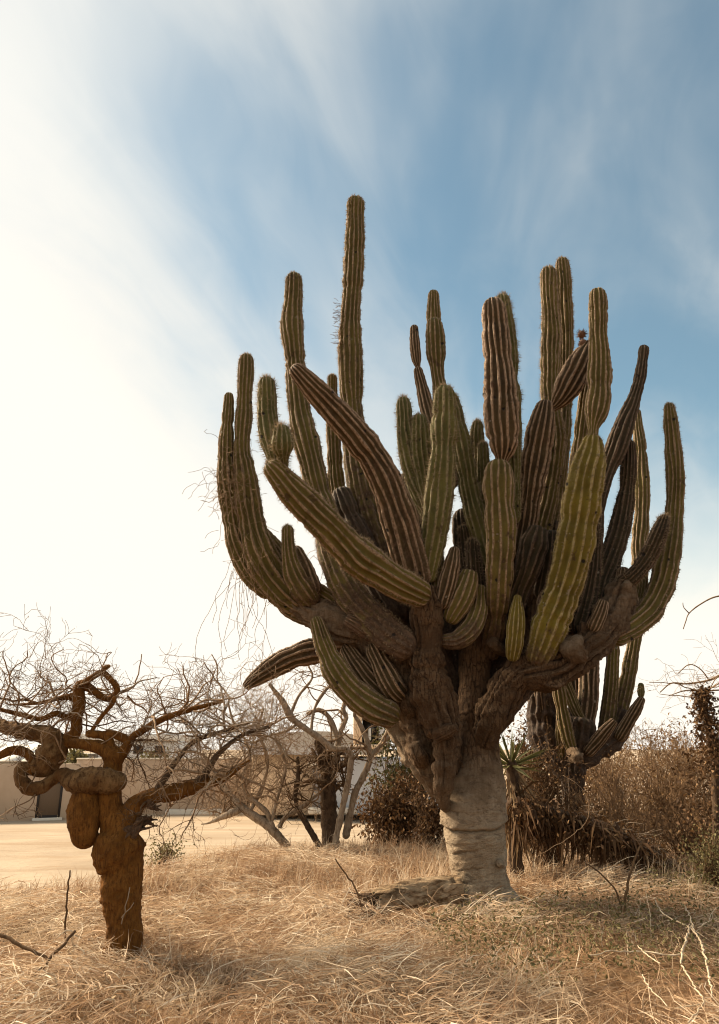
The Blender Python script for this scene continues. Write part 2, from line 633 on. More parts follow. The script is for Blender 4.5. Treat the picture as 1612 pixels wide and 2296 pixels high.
M['straw'] = leaf_mat('dead_straw_leaf', (0.18, 0.105, 0.05), (0.38, 0.25, 0.13), (0.50, 0.36, 0.20), 0.25)


def ground_mat():
    m = MatB('dry_soil', 0.95, 0.1)
    g = m.t.nodes.new('ShaderNodeNewGeometry').outputs['Position']
    n1 = m.noise(0.35, 5, 0.6, 0.4, vec=g)
    n2 = m.noise(9, 6, 0.7, 0.2, vec=g)
    n3 = m.noise(1.1, 5, 0.65, 0.8, vec=g, stretch=(0.5, 1.6, 1))
    grassy = m.attr('litter')
    sand = m.mix(m.rng(n1, 0.35, 0.65), (0.37, 0.28, 0.19), (0.45, 0.35, 0.245))
    sand = m.mix(m.math('MULTIPLY', m.rng(n3, 0.50, 0.70), 0.55), sand, (0.31, 0.20, 0.105))
    sand = m.mix(m.math('MULTIPLY', m.rng(n2, 0.55, 0.75), 0.25), sand, (0.26, 0.165, 0.09))
    rut = m.noise(0.8, 4, 0.6, 1.2, vec=g, stretch=(0.10, 1.1, 1))
    sand = m.mix(m.math('MULTIPLY', m.rng(rut, 0.54, 0.62), 0.5), sand, (0.30, 0.20, 0.115))
    lit = m.mix(m.rng(n2, 0.38, 0.62), (0.11, 0.058, 0.025), (0.27, 0.16, 0.08))
    a = m.math('ADD', grassy, m.math('MULTIPLY', m.math('SUBTRACT', n2, 0.5), 0.6))
    c = m.mix(m.rng(a, 0.3, 0.7), sand, lit)
    m.bump(m.math('ADD', m.math('MULTIPLY', n3, 1.0), m.math('MULTIPLY', n2, 0.5)), 0.7, 0.06)
    return m.col(c)


def stucco_mat(name, c, dirt=0.25, sc_=1.0):
    m = MatB(name, 0.92, 0.15)
    n1 = m.noise(0.6 * sc_, 5, 0.6, 0.3)
    n2 = m.noise(45, 4, 0.7)
    n3 = m.noise(1.5, 5, 0.7, 0.2, stretch=(2.0, 2.0, 0.25))
    d = (c[0] * 0.72, c[1] * 0.68, c[2] * 0.62)
    cc = m.mix(m.math('MULTIPLY', m.rng(n1, 0.35, 0.7), dirt), c, d)
    cc = m.mix(m.math('MULTIPLY', m.rng(n3, 0.52, 0.75), dirt), cc, d)
    m.bump(n2, 0.3, 0.01)
    return m.col(cc)


M['ground'] = ground_mat()
M['wall_tan'] = stucco_mat('tan_stucco', (0.50, 0.365, 0.255), 0.5)
M['wall_cream'] = stucco_mat('cream_stucco', (0.70, 0.52, 0.35), 0.4)
M['wall_grey'] = stucco_mat('grey_render', (0.58, 0.58, 0.59), 0.35)
M['wall_white'] = stucco_mat('white_render', (0.72, 0.68, 0.62), 0.3)
M['roof_white'] = stucco_mat('white_roof_sheet', (0.75, 0.70, 0.62), 0.5)
M['concrete'] = stucco_mat('pale_concrete', (0.66, 0.58, 0.47), 0.4)


def plain(name, c, rough=0.6, spec=0.3):
    m = MatB(name, rough, spec)
    n = m.noise(20, 4)
    return m.col(m.mix(m.math('MULTIPLY', n, 0.5), c, (c[0] * 0.6, c[1] * 0.6, c[2] * 0.6)))


M['frame_dark'] = plain('dark_metal_frame', (0.025, 0.018, 0.014), 0.5)
M['shade_cloth'] = plain('brown_window_shade', (0.15, 0.095, 0.055), 0.7)
M['glass_dark'] = plain('dark_glass', (0.02, 0.018, 0.016), 0.12, 0.5)
M['door_grey'] = plain('grey_metal_door', (0.28, 0.25, 0.23), 0.5)
M['fruit'] = plain('dry_cactus_fruit', (0.19, 0.10, 0.06), 0.8)

# ------------------------------------------------------------------ ground sheet
def make_ground():
    xs = np.unique(np.concatenate([np.linspace(-9, 9, 145), np.linspace(-60, 60, 81), [-4000, -1500, -500, -200, -100, 100, 200, 500, 1500, 4000]]))
    ys = np.unique(np.concatenate([np.linspace(2, 18, 129), np.linspace(18, 60, 64), [-2000, -200, -50, -10, -4, 0, 80, 120, 200, 400, 1000, 3000, 8000]]))
    X, Yg = np.meshgrid(xs, ys)
    Z = ground_z(X, Yg)
    V = np.stack([X, Yg, Z], -1).reshape(-1, 3)
    nx = len(xs)
    i = np.arange(len(ys) - 1)[:, None] * nx
    j = np.arange(nx - 1)[None, :]
    F = np.stack([i + j, i + j + 1, i + nx + j + 1, i + nx + j], -1).reshape(-1, 4)
    lit = grass_weight(V[:, 0], V[:, 1])
    o = obj('ground', V, F, M['ground'], attrs={'litter': lit})
    tag(o, 'sandy dry ground strewn with straw', None, None, 'structure')


def grass_weight(x, y):
    """1 where dry grass covers the ground, 0 on the open sandy lot behind on the left."""
    x = np.asarray(x, float)
    y = np.asarray(y, float)
    edge = 8.7 + 4.6 * sstep(-3.6, -1.6, x) + 2.0 * sstep(-1.0, 2.5, x) + 12 * sstep(2.5, 5, x)
    edge = edge + 0.9 * fbm(np.stack([x * 0.7, y * 0.7, 0 * x + 4.0], -1), 2)
    wgt = 1 - sstep(edge - 1.8, edge + 1.5, y)
    return wgt


make_ground()

# ------------------------------------------------------------------ cactus stems
STEM_SEED = [0]


def stem(name, pts, mat, parent, nribs=13, depth=0.30, age=(0.55, 0.0), spines=0.0, wob=0.07, creases=(),
         tip='dome', sub=5, ds=0.032, knobs=0.0, twist=0.0, base_round=True, spine_from=0.0, dY=0.0, age_pow=1.0):
    """pts listed tip first: (vx, vy, Y, half width in picture units). Returns the mesh object."""
    STEM_SEED[0] += 1
    sd = STEM_SEED[0]
    lr = np.random.default_rng(1000 + sd)
    ctrl = []
    for (vx, vy, Y, hw) in pts[::-1]:
        p, s = P(vx, vy, Y + dY)
        ctrl.append((*p, hw * s))
    C = catmull(ctrl, 10)
    C, s = resample(C, ds)
    rad = C[:, 3]
    C = C[:, :3]
    L = s[-1]
    n = len(s)
    rad = rad * (1 + wob * fbm(np.stack([s * 2.2, 0 * s + sd, 0 * s], -1), 2) * 2)
    # soft growth rings
    for k in range(int(L / 0.45)):
        c0 = lr.uniform(0.15, 0.95) * L
        rad = rad * (1 - lr.uniform(0.03, 0.13) * np.exp(-((s - c0) / lr.uniform(0.03, 0.09)) ** 2))
    # rounded ends
    T, U, W = frames(C)
    re = rad[-1]
    if tip == 'dome':
        h = re * 1.15
        k = 9
        a = np.linspace(0, 1, k + 1)[1:]
        hh = np.sin(a * math.pi / 2)
        rr = np.sqrt(np.maximum(1 - hh ** 2, 0)) ** 0.85
        rr[-1] = 0.02
        back = np.searchsorted(s, L - h * 0.0)
        C = np.concatenate([C, C[-1] + T[-1] * (hh[:, None] * h)])
        rad = np.concatenate([rad, re * rr])
        s = np.concatenate([s, L + hh * h])
    elif tip == 'blunt':
        a = np.array([0.35, 0.6, 0.72, 0.76])
        C = np.concatenate([C, C[-1] + T[-1] * (a[:, None] * re * 0.6)])
        rad = np.concatenate([rad, re * np.array([0.93, 0.75, 0.45, 0.03])])
        s = np.concatenate([s, L + a * re * 0.6])
    if base_round:
        rb = rad[0]
        a = np.linspace(1, 0, 6)[:-1]
        hh = np.sin(a * math.pi / 2)
        rr = np.sqrt(np.maximum(1 - hh ** 2, 0))
        rr[0] = 0.02
        C = np.concatenate([C[0] - T[0] * (hh[:, None] * rb * 0.8), C])
        rad = np.concatenate([rb * rr, rad])
        s = np.concatenate([-hh * rb * 0.8, s])
    T, U, W = frames(C)
    n = len(s)
    ns = nribs * sub
    th = np.arange(ns) * 2 * math.pi / ns
    # rib phase with slight waviness
    wav = (0.5 if mat == 'trunk' else 0.24) * fbm(np.stack([np.repeat(s[:, None] * 2.5, ns, 1), np.cos(th)[None] * 1.4 + 0 * s[:, None], np.sin(th)[None] * 1.4 + sd + 0 * s[:, None]], -1), 2)
    ph = nribs * th[None, :] / (2 * math.pi) + wav * 2 + twist * s[:, None] + lr.random()
    prof = (0.5 + 0.5 * np.cos(2 * math.pi * ph)) ** 1.15
    ages = age[0] + (age[1] - age[0]) * np.clip(s / max(L, 1e-6), 0, 1) ** age_pow
    dep = depth * (1 - 0.72 * np.clip(ages - 0.25, 0, 1) / 0.75)[:, None]
    if mat == 'trunk':
        fade = fbm(np.stack([np.repeat(s[:, None] * 2.0, ns, 1), np.cos(th)[None] * 1.2 + 0 * s[:, None], np.sin(th)[None] * 1.2 + sd * 3 + 0 * s[:, None]], -1), 3)
        fade = sstep(-0.22, 0.28, fade)
        prof = prof * fade + 0.55 * (1 - fade)
    r = rad[:, None] * (1 - dep + dep * prof)
    ring_dir = U[:, None, :] * np.cos(th)[None, :, None] + W[:, None, :] * np.sin(th)[None, :, None]
    V0 = C[:, None, :] + ring_dir * r[:, :, None]
    # areoles: little bumps along the crests
    are_sp = 0.052
    rid_id = np.round(ph)
    arp = s[:, None] / are_sp + 0.37 * rid_id
    are = np.clip(np.cos(2 * math.pi * arp) * 1.3 - 0.3, 0, 1) * sstep(0.80, 0.97, prof)
    nb = fbm(V0 * 9.0 + sd, 3)
    nb2 = fbm(V0 * 30.0 + sd * 2, 2)
    r = r + rad[:, None] * (0.075 * nb + 0.06 * nb2 + 0.05 * are * (1 - np.clip(ages, 0, 1))[:, None])
    if knobs:
        kn = np.clip(fbm(V0 * 6.0 + 40 + sd, 3), 0.12, 1) - 0.12
        r = r + rad[:, None] * knobs * kn
    if mat == 'trunk':
        r = r + rad[:, None] * (0.20 * fbm(V0 * np.array((3.0, 3.0, 14.0)) + sd, 3) + 0.16 * fbm(V0 * 18.0, 3))
    for (f, dpt, wid, tilt) in creases:
        cs = f * L + tilt * rad.mean() * np.cos(th)[None, :] + 0.02 * nb
        dlt = (s[:, None] - cs) / wid
        r = r - rad[:, None] * dpt * np.exp(-np.abs(dlt) ** 1.3) + rad[:, None] * dpt * 0.45 * np.exp(-((dlt + 2.2) / 1.6) ** 2)
    V = C[:, None, :] + ring_dir * r[:, :, None]
    F = grid_faces(n, ns)
    at = {'rib': prof.ravel(), 'age': np.repeat(ages, ns) , 'areole': are.ravel()}
    o = obj(name, V.reshape(-1, 3), F, M[mat], parent, attrs=at)
    if spines > 0:
        g = Geo()
        pos, nor, tang = [], [], []
        i0 = np.searchsorted(s, spine_from * L)
        # crest samples
        crest = (prof > 0.93) & (np.roll(prof, 1, 1) <= prof) & (np.roll(prof, -1, 1) < prof)
        ii, jj = np.nonzero(crest)
        keep = (ii >= i0) & (lr.random(len(ii)) < 0.75)
        ii, jj = ii[keep], jj[keep]
        base = V[ii, jj]
        nrm_ = ring_dir[ii, jj]
        # near the tip normals lean along the stem
        lean = np.clip((s[ii] - (L - 0.02)) / 0.12, 0, 1)[:, None]
        nrm_ = nrm_ * (1 - 0.7 * lean) + T[ii] * lean
        per = 5
        base = np.repeat(base, per, 0)
        nrm_ = np.repeat(nrm_, per, 0)
        dirs = nrm_ + lr.normal(0, 0.55, nrm_.shape)
        dirs /= np.linalg.norm(dirs, axis=1, keepdims=True)
        ln = lr.uniform(0.025, 0.070, len(dirs)) * spines
        side = np.cross(dirs, lr.normal(0, 1, dirs.shape))
        side /= np.linalg.norm(side, axis=1, keepdims=True) + 1e-9
        wdt = 0.0024
        A = base + side * wdt - dirs * 0.004
        B = base - side * wdt - dirs * 0.004
        Cc = base + dirs * ln[:, None]
        VV = np.stack([A, B, Cc], 1).reshape(-1, 3)
        FF = np.arange(len(VV)).reshape(-1, 3)
        so = obj('spines', VV, FF, M['spine'], o, attrs={'shade': np.repeat(lr.random(len(dirs)), 3)})
        tag(so, kind='stuff')
    return o


CB = 8.62                                     # how far ahead the big cactus stands
cbase, _ = P(1082, 2030, CB)
cbase[2] = float(ground_z(cbase[0], cbase[1]))
cactus = thing('giant_cactus', cbase, 'huge many-armed ribbed cactus on a thick pale folded trunk', 'cactus')


def trunk_part():
    rows = [(1330, 1068, 16), (1400, 1066, 30), (1450, 1065, 34), (1500, 1064, 36), (1560, 1062, 36), (1610, 1066, 40), (1650, 1072, 41), (1700, 1074, 44), (1730, 1072, 52), (1765, 1068, 62), (1795, 1063, 68), (1830, 1062, 70),
            (1862, 1064, 68), (1890, 1068, 67), (1930, 1071, 63), (1970, 1076, 64), (2000, 1080, 72), (2022, 1084, 82), (2040, 1088, 95), (2058, 1090, 112)]
    ctrl = []
    for (vy, vx, hw) in rows[::-1]:
        p, s = P(vx, vy, CB)
        ctrl.append((*p, hw * s))
    ctrl = np.array(ctrl)
    C = catmull(ctrl, 10)
    # vertical parametrisation
    z = C[:, 2]
    zz = np.linspace(z[0], z[-1], 380)
    cx = np.interp(zz, z, C[:, 0])
    cr = np.interp(zz, z, C[:, 3])
    ns = 160
    th = np.arange(ns) * 2 * math.pi / ns
    dirs = np.stack([np.cos(th), np.sin(th), 0 * th], -1)
    Z = zz[:, None] + 0 * th[None]
    r = cr[:, None] * np.ones((1, ns))

    def zat(vy):
        return P(1070, vy, CB - 0.3)[0][2]
    front = 0.5 - 0.5 * np.sin(th)[None]          # 1 towards the viewer

    def fold(vy, dep, wid, tilt, arch, ph=0.0):
        zc = zat(vy) + tilt * np.cos(th)[None] + arch * (np.cos(th)[None] ** 2) + 0.012 * fbm(np.stack([np.cos(th) * 2.5 + ph, np.sin(th) * 2.5, 0 * th + vy], -1), 3)[None] * 2
        d = (Z - zc) / wid
        up = np.where(d > 0, np.exp(-np.abs(d) * 0.9), 0)
        dn = np.where(d <= 0, np.exp(-np.abs(d) * 1.8), 0)
        crease = np.exp(-(d / 0.22) ** 2)
        return up * dep - dn * dep * 0.55 - crease * dep * 0.9
    r = r + fold(1864, 0.034, 0.06, 0.02, 0.05)
    for (vy, dp, wd, tl, ar) in ((1891, 0.010, 0.03, 0.05, 0.02), (1903, 0.015, 0.045, 0.07, 0.0), (1946, 0.013, 0.035, 0.06, 0.0),
                                 (1968, 0.012, 0.04, 0.08, 0.0), (1822, 0.005, 0.03, 0.02, 0.05), (1846, 0.003, 0.025, -0.02, 0.05)):
        part = 0.35 + 0.65 * sstep(-0.3, 0.5, fbm(np.stack([np.cos(th) * 1.6 + vy, np.sin(th) * 1.6, 0 * th], -1), 2) * 2)[None]
        r = r + fold(vy, dp, wd, tl, ar, dp * 300) * part
    # vertical folds on the upper right, swelling on the left under the hanging limb
    vz = sstep(zat(1850), zat(1740), Z) * (1 - sstep(zat(1640), zat(1590), Z))
    r = r + vz * 0.022 * np.sin(th[None] * 9 + 3 * np.sin(Z * 2)) * sstep(-0.2, 0.9, np.cos(th))[None]
    r = r + 0.03 * np.exp(-((Z - zat(1815)) / 0.16) ** 2) * sstep(0.0, 1.0, -np.cos(th - 0.5))[None]
    # root flare with a few buttress lumps
    fl = 1 - sstep(zat(2040), zat(1975), Z)
    r = r * (1 + fl * (0.10 * np.cos(th[None] * 3 + 0.9) + 0.08 * np.cos(th[None] * 5 + 2.0)))
    V0 = np.stack([cx[:, None] + dirs[None, :, 0] * r, cbase[1] + dirs[None, :, 1] * r * 0.95, Z], -1)
    r = r + 0.035 * fbm(V0 * 2.2, 3) + 0.016 * fbm(V0 * np.array((3.0, 3.0, 16.0)), 3) + 0.010 * fbm(V0 * 18.0, 3)
    V = np.stack([cx[:, None] + dirs[None, :, 0] * r, CB + dirs[None, :, 1] * r * 0.95, Z], -1)
    low = zz[0]
    age = 0.02 + 0.60 * sstep(zat(1900), zat(1620), Z) + 0.24 * sstep(zat(1868), zat(1863), Z) + 0.35 * sstep(zat(1640), zat(1540), Z)
    age = age + 0.10 * fbm(V0 * np.array((2.5, 2.5, 0.8)), 2)
    F = grid_faces(len(zz), ns)
    o = obj('trunk', V.reshape(-1, 3), F, M['trunk'], cactus, attrs={'age': age.ravel(), 'rib': np.full(age.size, 0.5)})
    o['label'] = 'pale grey trunk wrinkled with horizontal folds'
    # bud knob on the right of the trunk and a spur of root
    g = Geo()
    ctr, s = P(1122, 1937, CB - 0.27)
    C2 = np.array([ctr + (0, 0.08, 0), ctr + (0, 0.0, 0.0), ctr + (0.01, -0.05, 0.0)])
    v, f = tube(catmull(C2, 4), np.interp(np.linspace(0, 1, 9), [0, 0.6, 1], [0.05, 0.042, 0.02]), 14)
    g.add(v, f, age=0.3, rib=0.5)
    g.build('bud_knob', M['trunk'], cactus)
    return o


trunk_part()


def bark_stem(name, pts, parent=cactus, age=(0.8, 0.8), **kw):
    kw.setdefault('nribs', 15)
    kw.setdefault('depth', 0.30)
    kw.setdefault('knobs', 0.45)
    kw.setdefault('wob', 0.08)
    kw.setdefault('ds', 0.026)
    kw.setdefault('sub', 6)
    kw.setdefault('tip', 'blunt')
    return stem(name, pts, 'trunk', parent, age=age, **kw)


# --- limbs (barky)
bark_stem('limb', [(952, 1328, 8.05, 34), (956, 1375, 8.08, 38), (960, 1430, 8.1, 38), (958, 1490, 8.12, 42), (966, 1545, 8.14, 47), (984, 1600, 8.16, 45), (999, 1655, 8.18, 35),
                   (999, 1705, 8.20, 32), (995, 1752, 8.24, 27), (992, 1788, 8.34, 19), (1004, 1812, 8.46, 14)],
          age=(0.55, 0.98), age_pow=0.5, creases=[(0.17, 0.16, 0.025, 0.12), (0.245, 0.20, 0.022, 0.1), (0.34, 0.22, 0.02, 0.15), (0.39, 0.09, 0.02, 0.15), (0.115, 0.1, 0.02, 0.1), (0.62, 0.12, 0.02, -0.15), (0.66, 0.08, 0.02, -0.15)], knobs=0.12)
bark_stem('limb', [(1190, 1490, 8.25, 34), (1150, 1525, 8.3, 42), (1120, 1575, 8.35, 46), (1098, 1625, 8.4, 38), (1085, 1660, 8.5, 26)], age=(0.85, 0.9),
          creases=[(0.12, 0.12, 0.02, 0.2)])
bark_stem('limb', [(1398, 1318, 8.35, 30), (1378, 1370, 8.3, 38), (1345, 1425, 8.25, 40), (1300, 1468, 8.2, 42), (1250, 1502, 8.18, 38), (1200, 1512, 8.2, 38), (1160, 1520, 8.3, 28)],
          age=(0.95, 0.6), depth=0.50, knobs=0.8, nribs=14)
bark_stem('limb', [(650, 1340, 8.55, 30), (700, 1374, 8.5, 38), (760, 1400, 8.45, 41), (820, 1420, 8.45, 40), (880, 1470, 8.45, 36), (940, 1560, 8.5, 36), (1000, 1680, 8.6, 36), (1040, 1760, 8.65, 30)],
          age=(0.9, 0.55), depth=0.45, nribs=14)
bark_stem('limb', [(815, 1440, 8.6, 26), (862, 1490, 8.6, 30), (905, 1560, 8.62, 34), (935, 1640, 8.65, 38), (948, 1700, 8.66, 34), (968, 1745, 8.7, 22), (1010, 1790, 8.7, 20)], age=(0.7, 0.6), knobs=0.5)
bark_stem('limb', [(845, 1580, 8.8, 18), (875, 1610, 8.8, 24), (905, 1650, 8.8, 30), (935, 1695, 8.78, 38), (955, 1735, 8.76, 26), (1000, 1790, 8.75, 20)], age=(0.5, 0.3), knobs=0.6)
stem('limb', [(1080, 1250, 9.0, 40), (1076, 1330, 8.95, 46), (1072, 1420, 8.9, 48), (1066, 1500, 8.8, 42), (1064, 1570, 8.75, 38), (1066, 1640, 8.7, 30)], 'stem_dark', cactus, age=(0.75, 0.6), nribs=13, depth=0.34, knobs=0.3, tip='blunt')  # dark inner limbs, here and below, carry the core's shade in their colour
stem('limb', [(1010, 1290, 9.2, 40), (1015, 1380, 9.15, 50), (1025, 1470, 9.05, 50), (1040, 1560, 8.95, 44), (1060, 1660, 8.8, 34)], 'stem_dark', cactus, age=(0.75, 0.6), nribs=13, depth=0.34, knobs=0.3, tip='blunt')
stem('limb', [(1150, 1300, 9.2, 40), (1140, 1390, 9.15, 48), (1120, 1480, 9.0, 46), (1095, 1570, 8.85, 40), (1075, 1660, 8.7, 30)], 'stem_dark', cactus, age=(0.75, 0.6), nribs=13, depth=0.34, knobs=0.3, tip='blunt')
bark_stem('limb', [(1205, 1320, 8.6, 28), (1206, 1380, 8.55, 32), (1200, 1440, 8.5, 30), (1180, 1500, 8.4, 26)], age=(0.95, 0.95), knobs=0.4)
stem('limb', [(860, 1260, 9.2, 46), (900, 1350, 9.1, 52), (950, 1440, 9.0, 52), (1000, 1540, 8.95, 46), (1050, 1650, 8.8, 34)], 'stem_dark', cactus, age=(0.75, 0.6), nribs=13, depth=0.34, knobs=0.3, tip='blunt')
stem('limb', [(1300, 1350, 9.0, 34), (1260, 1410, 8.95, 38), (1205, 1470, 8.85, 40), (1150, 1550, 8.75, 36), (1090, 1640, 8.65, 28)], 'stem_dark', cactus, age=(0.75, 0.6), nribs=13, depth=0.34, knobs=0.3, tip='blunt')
# stub like a snout on the hanging limb, dead knots
bark_stem('knot', [(1022, 1632, 7.90, 9), (1008, 1638, 7.95, 15), (985, 1648, 8.05, 18)], age=(0.95, 0.85), ds=0.012, depth=0.08, knobs=0.2)
bark_stem('knot', [(1278, 1448, 7.95, 26), (1285, 1462, 8.02, 25), (1292, 1470, 8.15, 20)], age=(0.85, 0.6), ds=0.012, depth=0.08, knobs=0.9)
bark_stem('knot', [(905, 1560, 8.35, 16), (915, 1580, 8.4, 18), (925, 1600, 8.5, 16)], age=(0.8, 0.7), ds=0.012, depth=0.08, knobs=0.8)
bark_stem('knot', [(930, 1672, 8.42, 15), (938, 1690, 8.45, 18), (945, 1705, 8.55, 18)], age=(0.8, 0.7), ds=0.012, depth=0.08, knobs=0.8)
bark_stem('knot', [(1105, 1440, 8.3, 14), (1116, 1452, 8.4, 15), (1130, 1462, 8.5, 12)], age=(0.7, 0.7), ds=0.012, depth=0.08, knobs=0.8)

